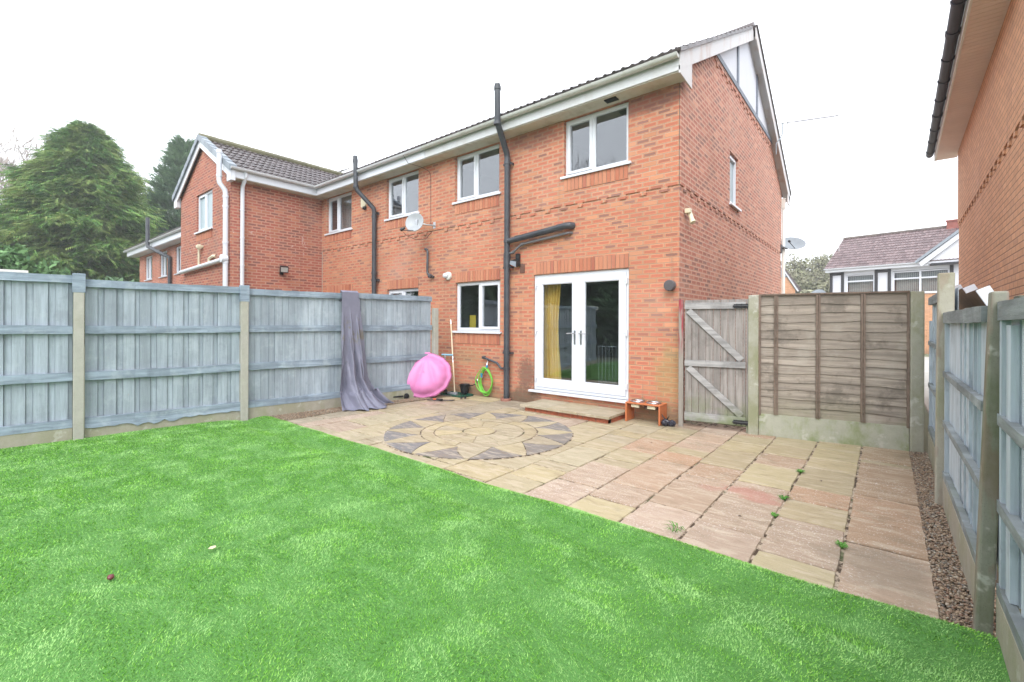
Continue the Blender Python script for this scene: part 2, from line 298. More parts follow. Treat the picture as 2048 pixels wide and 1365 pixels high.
# ---------------------------------------------------------------- mesh helper (world coordinates, metric UV)
ROOT = {}
class M:
    def __init__(s): s.v = []; s.f = []; s.t = []; s.tone = 0.
    def add(s, vs, fs):
        k = len(s.v); s.v += [tuple(p) for p in vs]; s.f += [tuple(i+k for i in f) for f in fs]; s.t += [s.tone]*len(fs); return s
    def quad(s, *p): return s.add(p, [tuple(range(len(p)))])
    def hexa(s, p): return s.add(p, [(0,3,2,1),(4,5,6,7),(0,1,5,4),(1,2,6,5),(2,3,7,6),(3,0,4,7)])
    def box(s, x0, x1, y0, y1, z0, z1):
        return s.hexa([(x0,y0,z0),(x1,y0,z0),(x1,y1,z0),(x0,y1,z0),(x0,y0,z1),(x1,y0,z1),(x1,y1,z1),(x0,y1,z1)])
    def lbox(s, fr, a0, a1, b0, b1, c0, c1):
        """box in a local frame fr=(origin, right, out, up): a right, b out, c up"""
        O, r, n, u = fr
        q = lambda a, b, c: O + r*a + n*b + u*c
        if r.cross(n).dot(u) < 0: b0, b1 = b1, b0          # keep the faces pointing outwards
        return s.hexa([q(a0,b0,c0),q(a1,b0,c0),q(a1,b1,c0),q(a0,b1,c0),q(a0,b0,c1),q(a1,b0,c1),q(a1,b1,c1),q(a0,b1,c1)])
    def prism(s, pts, d):
        d = Vector(d); n = len(pts); P = [Vector(p) for p in pts]
        return s.add(P + [p+d for p in P], [tuple(range(n-1,-1,-1)), tuple(range(n, 2*n))] + [(i, (i+1) % n, n+(i+1) % n, n+i) for i in range(n)])
    def tube(s, pts, r, n=10, cap=True, r2=None):
        P = [Vector(p) for p in pts]; rings = []; up = None
        for i, p in enumerate(P):
            t = (P[min(i+1, len(P)-1)] - P[max(i-1, 0)]).normalized()
            if 0 < i < len(P)-1:
                a = (P[i]-P[i-1]).normalized(); b = (P[i+1]-P[i]).normalized(); t = (a+b).normalized() if (a+b).length > 1e-6 else a
            if up is None: up = t.orthogonal().normalized()
            up = (up - t*up.dot(t)).normalized(); w = t.cross(up)
            rr = r if r2 is None else r+(r2-r)*i/(len(P)-1)
            rings.append([p + up*math.cos(2*PI*k/n)*rr + w*math.sin(2*PI*k/n)*rr for k in range(n)])
        vs = [q for R in rings for q in R]
        fs = [(i*n+k, i*n+(k+1) % n, (i+1)*n+(k+1) % n, (i+1)*n+k) for i in range(len(P)-1) for k in range(n)]
        if cap: fs += [tuple(range(n-1,-1,-1)), tuple((len(P)-1)*n+k for k in range(n))]
        return s.add(vs, fs)
    def cyl(s, c, ax, r, h, n=16, r2=None):
        c = Vector(c); ax = Vector(ax).normalized(); return s.tube([c-ax*h/2, c+ax*h/2], r, n, True, r2)
    def lathe(s, c, prof, n=20, ax=(0,0,1)):
        c = Vector(c); ax = Vector(ax).normalized(); u = ax.orthogonal().normalized(); w = ax.cross(u)
        vs = [c + u*math.cos(2*PI*k/n)*r + w*math.sin(2*PI*k/n)*r + ax*z for r, z in prof for k in range(n)]
        return s.add(vs, [(i*n+k, i*n+(k+1) % n, (i+1)*n+(k+1) % n, (i+1)*n+k) for i in range(len(prof)-1) for k in range(n)])
def mesh(m, name, off=(0,0,0), smooth=False):
    me = bpy.data.meshes.new(name); v = np.array(m.v, float) - np.array(off)
    me.from_pydata(v.tolist(), [], m.f); W_ = np.array(m.v, float)
    uvl = me.uv_layers.new(name='UVMap'); k = 0; uvs = []
    for f in m.f:
        a, b, c = W_[f[0]], W_[f[1]], W_[f[2]]; n = np.cross(b-a, c-b); l = np.linalg.norm(n)
        if l < 1e-12 and len(f) > 3: n = np.cross(c-b, W_[f[3]]-c); l = np.linalg.norm(n)
        n = np.abs(n/(l or 1))
        for i in f:
            p = W_[i]; uvs += ([p[0], p[1]] if n[2] > .8 else [p[1], p[2]] if n[0] > n[1] else [p[0], p[2]])
    uvl.data.foreach_set('uv', uvs)
    if any(m.t): at = me.attributes.new('tone', 'FLOAT', 'FACE'); at.data.foreach_set('value', m.t)
    if smooth: me.polygons.foreach_set('use_smooth', [True]*len(me.polygons))
    me.update(); return me
def tag(o, label=None, cat=None, group=None, kind=None):
    if label: o['label'] = label
    if cat: o['category'] = cat
    if group: o['group'] = group
    if kind: o['kind'] = kind
    return o
def thing(name, label, cat, loc=(0,0,0), group=None):
    o = bpy.data.objects.new(name, None); COL.objects.link(o); o.location = loc; o.empty_display_size = .1
    ROOT[o.name] = Vector(loc); return tag(o, label, cat, group)
def fin(o, mat, parent, bev, smooth):
    o.data.materials.append(mat)
    if parent: o.parent = parent; ROOT[o.name] = ROOT[parent.name]
    if bev:
        b = o.modifiers.new('bevel', 'BEVEL'); b.width = bev; b.segments = 2; b.limit_method = 'ANGLE'
    if smooth == 'auto':
        try: o.data.shade_smooth(); o.data.set_sharp_from_angle(angle=rad(35))
        except Exception: pass
    return o
def part(m, name, mat, parent, smooth=False, bev=0, label=None):
    o = bpy.data.objects.new(name, mesh(m, name, ROOT[parent.name], bool(smooth))); COL.objects.link(o)
    fin(o, mat, parent, bev, smooth); return tag(o, label)
def solo(m, name, mat, label, cat, loc=(0,0,0), group=None, smooth=False, bev=0, kind=None):
    o = bpy.data.objects.new(name, mesh(m, name, loc, bool(smooth))); COL.objects.link(o); o.location = loc; ROOT[o.name] = Vector(loc)
    fin(o, mat, None, bev, smooth); return tag(o, label, cat, group, kind)
def npmesh(name, V, F, mat, parent=None, loc=(0,0,0)):
    """big triangle meshes from numpy arrays"""
    me = bpy.data.meshes.new(name); V = np.asarray(V, np.float32) - np.array(loc, np.float32); F = np.asarray(F, np.int32)
    me.vertices.add(len(V)); me.vertices.foreach_set('co', V.ravel())
    me.loops.add(F.size); me.loops.foreach_set('vertex_index', F.ravel())
    me.polygons.add(len(F)); me.polygons.foreach_set('loop_start', np.arange(0, F.size, F.shape[1], dtype=np.int32))
    me.update(calc_edges=True)
    o = bpy.data.objects.new(name, me); COL.objects.link(o); me.materials.append(mat)
    if parent: o.parent = parent
    else: o.location = loc
    ROOT[o.name] = Vector(loc); return o
Z3 = Vector((0,0,1)); GZ = .07
def frame(O, r, n): return (Vector(O), Vector(r).normalized(), Vector(n).normalized(), Z3.copy())

# ---------------------------------------------------------------- ground
g = M(); g.quad((-400,-400,0),(400,-400,0),(400,400,0),(-400,400,0)); solo(g, 'ground', M_ground, None, None, kind='structure')

# patio: bed, slabs, sunburst circle
pat = thing('patio', None, None, (0,0,0)); pat['kind'] = 'structure'
b = M(); b.box(-5.2, 2.6, -3.75, .5, .012, .060); part(b, 'joint_bed', M_joint, pat)
sl = M()
def slab(x0, x1, y0, y1, tone, zt=GZ, gap=.006):
    if y1-y0 < .04: return
    sl.tone = tone; pts = []; j = lambda s=.004: random.uniform(-s, s)
    x0 += gap+abs(j(.005)); x1 -= gap+abs(j(.005)); y0 += gap+.004+abs(j(.004)); y1 -= gap+.004+abs(j(.004))
    for (xa, ya), (xb, yb) in [((x0,y0),(x1,y0)), ((x1,y0),(x1,y1)), ((x1,y1),(x0,y1)), ((x0,y1),(x0,y0))]:
        for k in range(9):
            t = k/9; w = .0035 if k else .008; pts.append((xa+(xb-xa)*t+j(w), ya+(yb-ya)*t+j(w)))
    tl = [random.uniform(-.004, .004) for _ in range(3)]; cx, cy = (x0+x1)/2, (y0+y1)/2
    h = lambda x, y: zt + tl[0] + tl[1]*(x-cx)*1.2 + tl[2]*(y-cy)*1.2
    n = len(pts); ins = [(cx+(x-cx)*.985, cy+(y-cy)*.985) for x, y in pts]
    vs = [(x, y, .03) for x, y in pts] + [(x, y, h(x,y)-.006) for x, y in pts] + [(x, y, h(x,y)) for x, y in ins]
    fs = [tuple(range(2*n, 3*n))] + [(i, (i+1) % n, n+(i+1) % n, n+i) for i in range(n)] + [(n+i, n+(i+1) % n, 2*n+(i+1) % n, 2*n+i) for i in range(n)]
    sl.add(vs, fs)
cols = [(2.15,2.592,[.50,-.42,-.54,-1.32,-1.76,-2.40,-2.89,-3.75],[.93,.33,.86,.9,.84,.88,.72]),
        (1.711,2.15,[.45,.11,-.27,-.70,-1.14,-1.87,-2.27,-2.73,-3.42,-3.75],[.4,.42,.40,.44,.42,.84,.46,.68,.35]),
        (1.262,1.711,[.38,.15,-.35,-.86,-1.35,-2.05,-2.52,-3.21,-3.75],[.8,.36,.44,.78,.40,.72,.70,.62]),
        (.813,1.262,[.3,-.12,-.55,-.99,-1.71,-2.16,-2.40,-3.08,-3.75],[.84,.36,.40,.43,.80,.74,.72,.60]),
        (.365,.813,[.2,-.30,-.77,-1.26,-1.52,-1.90,-2.86,-3.29,-3.75],[.66,.74,.70,.42,.82,.76,.70,.38]),
        (-.085,.365,[.12,-.25,-.64,-1.08,-1.76,-2.20,-2.42,-3.10,-3.75],[.78,.33,.38,.8,.36,.34,.68,.62]),
        (-.53,-.085,[.0,-.45,-.9,-1.18,-1.54,-1.98,-2.68,-2.90,-3.3,-3.75],[.3,.2,.42,.25,.36,.24,.33,.4,.3])]
for x0, x1, ys, ts in cols:
    for ya, yb, t in zip(ys[1:], ys[:-1], ts): slab(x0, x1, max(ya, -3.7), yb, t+random.uniform(-.02,.02))
x = -.53
for wd in [.6,.3,.6,.44,.3,.6,.6,.3,.44,.6]:
    x0 = max(x-wd, -5.1); yy = -.02
    while yy > -3.7:
        l = random.choice([.3,.45,.6,.6,.45,.75]); y0 = max(yy-l, -3.7)
        if not (x0 < -4.75 and y0 < -2.3 and False): slab(x0, x, y0, yy, random.choice([.08,.2,.28,.33,.42,.25,.36,.60]))
        yy = y0
    x = x0
    if x <= -5.1: break
part(sl, 'paving_slabs', M_slab, pat)
cir = M(); CX, CY, CR = -1.92, -2.25, 1.265
def poly(pts, tone, zt=GZ+.010, shrink=.006):
    cir.tone = tone; c = np.mean(pts, 0); q = []
    for p in pts:
        d = np.array(p)-c; l = np.hypot(*d); q.append(c+d*(1-shrink*1.3/l))
    n = len(q); zt += random.uniform(-.002, .002)
    cir.add([(a, b_, .05) for a, b_ in q]+[(a, b_, zt) for a, b_ in q], [tuple(range(n, 2*n))]+[(i, (i+1) % n, n+(i+1) % n, n+i) for i in range(n)])
pl = lambda r, a: (CX+r*math.cos(a), CY+r*math.sin(a))
arc = lambda r, a, b_, k: [pl(r, a+(b_-a)*i/k) for i in range(k+1)]
cir_bed = M(); cir_bed.prism([(*pl(CR+.012, 2*PI*i/64), .05) for i in range(64)], (0,0,GZ+.003-.05)); part(cir_bed, 'circle_bed', M_joint, pat)
A0 = rad(-68)
for i in range(12):
    a = A0+2*PI*i/12; h = PI/12
    # dark ray: outer arc with concave flanks to an inner tip
    tip = pl(.80, a+.05)
    def flank(s, k=5):
        p0 = np.array(pl(CR, a+s*h*.93)); p1 = np.array(tip); m = np.array(pl(.99, a+s*h*.30))
        return [tuple((1-t)**2*p0+2*t*(1-t)*m+t*t*p1) for t in np.linspace(0, 1, k)]
    fl, fr_ = flank(-1), flank(1)
    poly(arc(CR, a-h*.93, a+h*.93, 8)[1:-1] + fr_[:-1][0:] + fl[::-1], 1.)
    # buff star point between two dark rays
    a2 = a+h; tip2 = pl(.80, a+2*h+.05)
    nf = [tuple((1-t)**2*np.array(pl(CR, a+2*h-h*.93))+2*t*(1-t)*np.array(pl(.99, a+2*h-h*.30))+t*t*np.array(tip2)) for t in np.linspace(0, 1, 5)]
    poly(fr_[::-1] + nf + [pl(.80, a2+.05)], random.choice([.2,.3,.35]))
for i in range(9):
    a = .2+2*PI*i/9; poly(arc(.785, a, a+2*PI/9, 6)+arc(.615, a+2*PI/9, a, 6), random.choice([.25,.33,.4]))
for i in range(12):
    a = .1+2*PI*i/12; poly(arc(.605, a, a+PI/6, 4)+arc(.23, a+PI/6, a, 3), random.choice([.25,.33,.42,.45]))
poly(arc(.22, 0, 2*PI*.985, 24), .38)
part(cir, 'sunburst_circle', M_slab, pat)

# lawn: soft turf sheet with a rolled front edge
LY = -3.62
lw = M(); nx, ny = 60, 34
def lh(x, y):
    e = min(1, max(0, (LY-y)/.16)); return .045+.062*math.sin(e*PI/2) + .012*math.sin(x*1.3+y*2.1)*e + .008*math.sin(x*3.1-y*1.7)*e - .030*math.exp(-((LY-y-.40)/.16)**2)
xs = np.linspace(-5.62, 2.78, nx); yrel = [0, .02, .05, .09, .13, .17, .22, .3, .4, .5, .65, .8, 1, 1.2, 1.4, 1.6, 1.8, 2.1, 2.4, 2.8, 3.2, 3.7, 4.3, 5, 5.6]
edge = lambda x: LY + .012*math.sin(x*2.3) + .008*math.sin(x*5.1+1)
vs = [(x, edge(x)-q, lh(x, LY-q)) for q in yrel for x in xs]
lw.add(vs, [(j*nx+i, (j+1)*nx+i, (j+1)*nx+i+1, j*nx+i+1) for j in range(len(yrel)-1) for i in range(nx-1)])
solo(lw, 'lawn', M_lawn, None, None, kind='structure', smooth=True)
def blades():
    n = 620000
    u = RNG.random(n); dist = .8+6.4*u**.85                        # more blades close to the viewer
    ang = RNG.uniform(-1.15, .95, n); x = 2.363 - dist*1.25*np.sin(ang+rad(39)); y = -6.784 + dist*np.cos(ang+rad(39))
    x2 = RNG.uniform(-5.6, 2.75, n//5); y2 = RNG.uniform(-7.5, LY, n//5)
    xe = RNG.uniform(-5.3, 2.7, 45000); ye = LY - RNG.random(45000)*.06
    x = np.r_[x, x2, xe]; y = np.r_[y, y2, ye]
    k = (x > -5.5) & (x < 2.76) & (y < LY+.004) & (y > -8.6) & ((y-(-5.812))*.1275-5.41+.03 < x); x, y = x[k], y[k]; n = len(x)
    e = np.clip((LY-y)/.16, 0, 1)
    z = .043+.062*np.sin(e*PI/2)+.012*np.sin(x*1.3+y*2.1)*e+.008*np.sin(x*3.1-y*1.7)*e-.030*np.exp(-((LY-y-.40)/.16)**2)
    y = y + .012*np.sin(x*2.3)+.008*np.sin(x*5.1+1)
    def fld(a, b, c, d): return np.sin(x*a+y*b+1.3*np.sin(y*c+x*.7))+np.sin(x*d-y*a*.8+1.1*np.sin(x*b))
    la = 1.0*fld(5.9, 7.7, 3.1, 9.3)+RNG.normal(0, 1.1, n); lean = .006+.012*RNG.random(n)+.002*fld(7.3, 5.7, 5.2, 8.9)
    h = RNG.uniform(.005, .016, n); w = RNG.uniform(.0011, .0022, n)*(1+.22*np.hypot(x-2.36, y+6.78)); fa = RNG.uniform(0, PI, n)
    dx, dy = np.cos(fa)*w, np.sin(fa)*w; lx, ly = np.cos(la)*lean, np.sin(la)*lean
    V = np.empty((n, 3, 3)); V[:,0] = np.c_[x-dx, y-dy, z-.003]; V[:,1] = np.c_[x+dx, y+dy, z-.003]; V[:,2] = np.c_[x+lx, y+ly, z+h]
    o = npmesh('grass', V.reshape(-1, 3), np.arange(3*n).reshape(-1, 3), M_blade); tag(o, 'bright green artificial turf covering the lawn', 'artificial grass', kind='stuff')
blades()

# gravel strips
def pebbles(name, pts, s0, s1, label):
    ico = np.array([(0,0,1),(.89,0,.45),(.28,.85,.45),(-.72,.53,.45),(-.72,-.53,.45),(.28,-.85,.45),(.72,.53,-.45),(-.28,.85,-.45),(-.89,0,-.45),(-.28,-.85,-.45),(.72,-.53,-.45),(0,0,-1)])
    F = np.array([(0,1,2),(0,2,3),(0,3,4),(0,4,5),(0,5,1),(1,6,2),(2,7,3),(3,8,4),(4,9,5),(5,10,1),(2,6,7),(3,7,8),(4,8,9),(5,9,10),(1,10,6),(6,11,7),(7,11,8),(8,11,9),(9,11,10),(10,11,6)])
    n = len(pts); s = RNG.uniform(s0, s1, (n, 1, 1))*np.stack([RNG.uniform(.7,1.5,n), RNG.uniform(.7,1.2,n), RNG.uniform(.4,.8,n)], 1)[:,None,:]
    V = ico[None]*s*RNG.uniform(.8, 1.2, (n, 12, 1)); a = RNG.uniform(0, 2*PI, n); t = RNG.normal(0, .35, n)
    c, s_ = np.cos(a)[:,None], np.sin(a)[:,None]; ct, st = np.cos(t)[:,None], np.sin(t)[:,None]
    x, y, z = V[...,0], V[...,1]*ct-V[...,2]*st, V[...,1]*st+V[...,2]*ct
    V = np.stack([x*c-y*s_, x*s_+y*c, z], -1)+pts[:,None,:]
    o = npmesh(name, V.reshape(-1, 3), (F[None]+12*np.arange(n)[:,None,None]).reshape(-1, 3), M_peb); tag(o, label, 'gravel', kind='stuff')
n = 15000; yy = RNG.uniform(-3.8, .36, n); xx = 2.585+RNG.random(n)*.26; pebbles('gravel', np.c_[xx, yy, .062+.018*RNG.random(n)-.02*np.clip((2.62-xx)*8, 0, 1)], .004, .0105, 'mixed brown gravel along the foot of the right fence')
n = 9000; yy = RNG.uniform(-3.66, -.9, n); xx = -5.2+.1275*(yy+4.0)+.06+RNG.random(n)*(.30+.16*np.clip((-yy-2.6)*1.2, 0, 1)); pebbles('gravel', np.c_[xx, yy, GZ+.004+.014*RNG.random(n)], .004, .010, 'mixed brown gravel between the patio and the left fence')
s_ = M(); s_.box(2.585, 2.9, -3.8, .42, .0, .058); s_.box(-5.9, -5.1, -3.7, 0, .0, .052); solo(s_, 'gravel_bed', M_soil, None, None, kind='structure')

# ---------------------------------------------------------------- window and house pieces
def room(m, fr, a0, a1, c0, c1, dep=2.6, b0=-.13):
    O, r, n, u = fr; q = lambda a, b, c: O+r*a+n*b+u*c
    d = b0-dep
    m.quad(q(a0,d,c0),q(a1,d,c0),q(a1,d,c1),q(a0,d,c1)); m.quad(q(a0,b0,c0),q(a0,d,c0),q(a0,d,c1),q(a0,b0,c1)); m.quad(q(a1,b0,c0),q(a1,b0,c1),q(a1,d,c1),q(a1,d,c0))
    m.quad(q(a0,b0,c0),q(a1,b0,c0),q(a1,d,c0),q(a0,d,c0)); m.quad(q(a0,b0,c1),q(a0,d,c1),q(a1,d,c1),q(a1,b0,c1))
def ring(m, fr, a0, a1, c0, c1, w, b0, b1, wb=None):
    wb = wb or w
    m.lbox(fr, a0, a0+w, b0, b1, c0, c1); m.lbox(fr, a1-w, a1, b0, b1, c0, c1)
    m.lbox(fr, a0+w, a1-w, b0, b1, c1-w, c1); m.lbox(fr, a0+w, a1-w, b0, b1, c0, c0+wb)
def window(parent, fr, w, h, split=.5, sash=(), mat=None, wmat=None, sill=True, trans=0, depth=-.05, label=None, roomdep=2.4):
    """frame > sash, pane, sill; fr origin is the lower left of the opening on the wall face"""
    mat = mat or M_glass; wmat = wmat or M_white
    m = M(); ring(m, fr, 0, w, 0, h, .055, depth-.07, depth)
    segs = [(0, w)] if split is None else [(0, w*split), (w*split, w)]
    if split is not None: m.lbox(fr, w*split-.03, w*split+.03, depth-.07, depth-.001, .055, h-.055)
    if trans: m.lbox(fr, .055, w-.055, depth-.07, depth-.002, h-trans-.03, h-trans+.03)
    f = part(m, 'window', wmat, parent, bev=.004, label=label)
    for i, (a, b_) in enumerate(segs):
        l = a+(.055 if i == 0 else .03); r_ = b_-(.055 if i == len(segs)-1 else .03)
        rows = [(.055, h-.055)] if not trans else [(.055, h-trans-.03), (h-trans+.03, h-.055)]
        for c0, c1 in rows:
            if i in sash:
                s = M(); ring(s, fr, l-.012, r_+.012, c0-.012, c1+.012, .05, depth-.05, depth+.014); part(s, 'sash', wmat, f, bev=.004)
                p = M(); p.lbox(fr, l+.038, r_-.038, depth-.035, depth-.029, c0+.038, c1-.038); part(p, 'pane', mat, f)
            else:
                s = M(); ring(s, fr, l, r_, c0, c1, .012, depth-.045, depth-.012); part(s, 'glazing_bead', wmat, f)
                p = M(); p.lbox(fr, l+.012, r_-.012, depth-.035, depth-.029, c0+.012, c1-.012); part(p, 'pane', mat, f)
    if sill:
        s = M(); s.lbox(fr, -.055, w+.055, depth-.05, .055, -.034, .0); s.lbox(fr, -.055, w+.055, .045, .057, -.044, -.034); part(s, 'sill', wmat, f, bev=.004)
    if roomdep:
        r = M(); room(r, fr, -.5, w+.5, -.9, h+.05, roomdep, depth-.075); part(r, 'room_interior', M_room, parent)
    return f
def wall_rect(m, fr, a0, a1, c0, c1, holes, rev=.13, b=0.):
    """brick face with rectangular openings and their reveals"""
    O, r, n, u = fr; q = lambda a, bb, c: O+r*a+n*bb+u*c
    hs_ = [(max(x0, a0), min(x1, a1), max(z0, c0), min(z1, c1)) for x0, x1, z0, z1 in holes if x1 > a0 and x0 < a1 and z1 > c0 and z0 < c1]
    A = sorted({a0, a1, *[v for h in hs_ for v in h[:2]]}); Cc = sorted({c0, c1, *[v for h in hs_ for v in h[2:]]})
    for i in range(len(A)-1):
        for j in range(len(Cc)-1):
            am, cm = (A[i]+A[i+1])/2, (Cc[j]+Cc[j+1])/2
            if any(h[0] < am < h[1] and h[2] < cm < h[3] for h in hs_): continue
            m.quad(q(A[i],b,Cc[j]), q(A[i+1],b,Cc[j]), q(A[i+1],b,Cc[j+1]), q(A[i],b,Cc[j+1]))
    for x0, x1, z0, z1 in hs_:
        m.quad(q(x0,b,z0), q(x0,b,z1), q(x0,b-rev,z1), q(x0,b-rev,z0)); m.quad(q(x1,b,z0), q(x1,b-rev,z0), q(x1,b-rev,z1), q(x1,b,z1))
        if z0 > c0: m.quad(q(x0,b,z0), q(x0,b-rev,z0), q(x1,b-rev,z0), q(x1,b,z0))
        if z1 < c1: m.quad(q(x0,b,z1), q(x1,b,z1), q(x1,b-rev,z1), q(x0,b-rev,z1))
def soldiers(parent, fr, a0, a1, c0, h, proud=.008, name='brick_lintel'):
    m = M(); n = max(1, round((a1-a0)/.075)); w = (a1-a0)/n
    for i in range(n): m.lbox(fr, a0+i*w+.0055, a0+(i+1)*w-.0055, -.02, proud+random.uniform(0, .002), c0+.004, c0+h-.004)
    o = part(m, name, M_sold, parent); bk = M(); bk.lbox(fr, a0, a1, -.02, proud-.006, c0, c0+h); part(bk, 'lintel_mortar' if 'lintel' in name else 'apron_mortar', M_mortar, o)
def tile_roof(m, O, U, V, w, l, tw=.3, tl=.335, lift=.0, jitter=.004, per=6):
    """double-roman tiles: rolls across U, overlapping courses up V; every tile its own island"""
    O, U, V = Vector(O), Vector(U).normalized(), Vector(V).normalized(); Nn = U.cross(V).normalized()
    if Nn.z < 0: Nn = -Nn
    prof = lambda s: .026*max(0., math.cos(2*PI*(s*2-.25)))**.8 if True else 0
    for i in range(math.ceil(l/tl)):
        v0 = i*tl; v1 = min(l, v0+tl+.035)
        for k in range(math.ceil(w/tw)):
            u0 = k*tw; u1 = min(w, u0+tw); n = per*2; jz = random.uniform(0, jitter); jv = random.uniform(-jitter, jitter)
            lo = []; hi = []; bo = []
            for q in range(n+1):
                s = q/n; u = u0+(u1-u0)*s; h = prof(s)
                lo.append(O+U*u+V*(v0+jv)+Nn*(h+.034+jz+lift)); hi.append(O+U*u+V*v1+Nn*(h+.006+lift)); bo.append(O+U*u+V*(v0+jv)+Nn*(h*.6+.004+lift))
            m.add(bo+lo+hi, [(q, q+1, n+2+q, n+1+q) for q in range(n)]+[(n+1+q, n+2+q, 2*n+3+q, 2*n+2+q) for q in range(n)])
def gutter(m, p0, p1, r=.056, n=8):
    p0, p1 = Vector(p0), Vector(p1); t = (p1-p0).normalized(); s = t.cross(Z3).normalized()
    for rr, fl in ((r, 1), (r-.006, -1)):
        ring_ = [s*math.cos(PI+PI*k/n)*rr + Z3*math.sin(PI+PI*k/n)*rr for k in range(n+1)]
        m.add([p0+q for q in ring_]+[p1+q for q in ring_], [(k, k+1, n+2+k, n+1+k) for k in range(n)])
    for p in (p0, p1): m.add([p+s*math.cos(PI+PI*k/n)*r+Z3*math.sin(PI+PI*k/n)*r for k in range(n+1)], [tuple(range(n+1))])
    for sg in (-1, 1):
        c = s*sg*(r-.003); m.tube([p0+c, p1+c], .006, 6)
def clips(name, mat, parent, p0, p1, r=.056, step=.95, w=.035):
    p0, p1 = Vector(p0), Vector(p1); t = (p1-p0).normalized(); L_ = (p1-p0).length; s = t.cross(Z3).normalized(); d = step*.4; i = 0
    while d < L_:
        m = M()
        ww = w*(2.4 if i % 4 == 3 else 1); rr = r+.007; c = p0+t*d; k_ = 9
        R1 = [s*math.cos(PI+PI*k/(k_-1))*rr+Z3*(math.sin(PI+PI*k/(k_-1))*rr+.004) for k in range(k_)]
        m.add([c-t*ww/2+q for q in R1]+[c+t*ww/2+q for q in R1], [(k, k+1, k_+1+k, k_+k) for k in range(k_-1)]+[tuple(range(k_)), tuple(range(k_, 2*k_))]); d += step; i += 1; part(m, name, mat, parent, smooth='auto')
def collar(m, c, ax, r, h=.05): m.cyl(c, ax, r, h, 14)

FB = lambda x, z, y=0.: frame((x, y, z), (1,0,0), (0,-1,0))      # facade looking towards -y
SLOPE = .572; EY = -.40; EZ = 5.375; RY, RZ = 4.23, 8.03
SD = Vector((0, RY-EY, RZ-EZ)).normalized(); SL = math.hypot(RY-EY, RZ-EZ)
holes0 = [(-4.76,-3.5,1.385,2.405), (-2.675,-.795,.33,2.44), (-2.015,-.805,4.125,5.12), (-4.775,-3.52,4.125,5.12)]
holes1 = [(-7.225,-5.99,4.105,5.12), (-10.11,-8.80,4.09,5.12), (-7.2,-6.0,1.4,2.36), (-10.08,-8.76,.3,2.36)]
def rear_wall(parent, x0, x1, holes, mat, dent):
    fr = FB(0, 0); lo = M(); wall_rect(lo, fr, x0, x1, 0, 3.62, holes)
    wall_rect(lo, fr, x0, x1, 3.62, 5.4, holes, b=.016)
    lo.quad((x0,0,3.62), (x1,0,3.62), (x1,-.016,3.62), (x0,-.016,3.62))
    w = part(lo, 'wall', mat, parent)
    d = M()
    for x in dent: d = M(); d.box(x-.103, x, -.0165, .0, 3.548, 3.6205); part(d, 'dentil', mat, parent)
    return w
# ---- end house (ours)
H = thing('terraced_house', 'red brick end house with French doors, and white gable panels high on its side', 'house', (0,0,GZ), 'houses of the terrace')
dents = [-.17-.3375*k for k in range(4)] + [-1.636+.0-.3375*k for k in range(11)]
rear_wall(H, -5.39, 0, holes0, M_brick, dents)
gw = M()
zr = lambda y: (EZ-.09)+SLOPE*(y-EY) if y < RY else (EZ-.09)+SLOPE*(2*RY-y-EY)
GL = 8.46
frx = frame((0,0,0), (0,1,0), (1,0,0)); gh = [(2.755,3.415,3.90,4.93)]
wall_rect(gw, frx, 0, GL, 0, 3.62, gh)
wall_rect(gw, frx, 0, GL, 3.62, 5.3, gh, b=.016)
gw.quad((0,0,3.62),(0,GL,3.62),(.016,GL,3.62),(.016,0,3.62)); gw.quad((0,0,3.62),(.016,0,3.62),(.016,0,5.4),(0,0,5.4))
ya = EY+(6.3-EZ+.09)/SLOPE; yb = 2*RY-ya
gw.quad((.016,0,5.3),(.016,GL,5.3),(.016,GL,zr(GL)),(.016,yb,6.3),(.016,ya,6.3),(.016,0,zr(0)))
part(gw, 'gable_wall', M_brickG, H)
gd = M()
for k in range(24): y = .254+.3375*k-.103; gd = M(); gd.box(0, .0165, y, y+.103, 3.548, 3.6205); part(gd, 'dentil', M_brickG, H)
for k in range(15): y = 1.80+.3375*k; gd = M(); gd.box(.016, .034, y, y+.103, 6.15, 6.225); part(gd, 'dentil', M_brickG, H)
gd = M(); gd.box(.016, .034, 1.7, 6.8, 6.225, 6.3); part(gd, 'brick_band', M_brickG, H)
rp = M(); rp.quad((.02,ya,6.3),(.02,yb,6.3),(.02,RY,zr(RY))); part(rp, 'render_panel', M_render, H)
tb = M(); tb.box(.02, .05, 1.55, 6.95, 6.30, 6.40)
part(tb, 'timber_strip', M_timber, H)
for y in (3.24, 5.02): tb = M(); tb.box(.02, .045, y, y+.10, 6.40, zr(y)-.05); part(tb, 'timber_strip', M_timber, H)
bk = M(); bk.quad((-10.37,GL,0),(0,GL,0),(0,GL,5.3),(-10.37,GL,5.3)); part(bk, 'front_wall', M_brickN, H)
def barge(y0, y1, x0=.10, x1=.125, dep=.26):
    m = M(); z0, z1 = zr(y0)+.075, zr(y1)+.075
    m.hexa([(x0,y0,z0-dep),(x1,y0,z0-dep),(x1,y1,z1-dep),(x0,y1,z1-dep),(x0,y0,z0),(x1,y0,z0),(x1,y1,z1),(x0,y1,z1)]); return m
m = barge(-.34, RY); m.prism([(.10,-.34,5.09),(.10,.17,5.06),(.10,.17,5.62),(.10,-.34,5.2)], (.024,0,0)); part(m, 'bargeboard', M_barge, H, bev=.003)
m = barge(RY, 8.86, .155, .18); m.box(.155, .18, 8.45, 8.86, 5.02, 5.3); part(m, 'bargeboard', M_barge, H, bev=.003)
m = M()
for ya_, yb_, xo in ((-.34, RY, .10), (RY, 8.86, .155)):
    z0, z1 = zr(ya_)-.12, zr(yb_)-.12; m.quad((.016,ya_,z0),(xo,ya_,z0),(xo,yb_,z1),(.016,yb_,z1))
part(m, 'verge_soffit', M_barge, H)
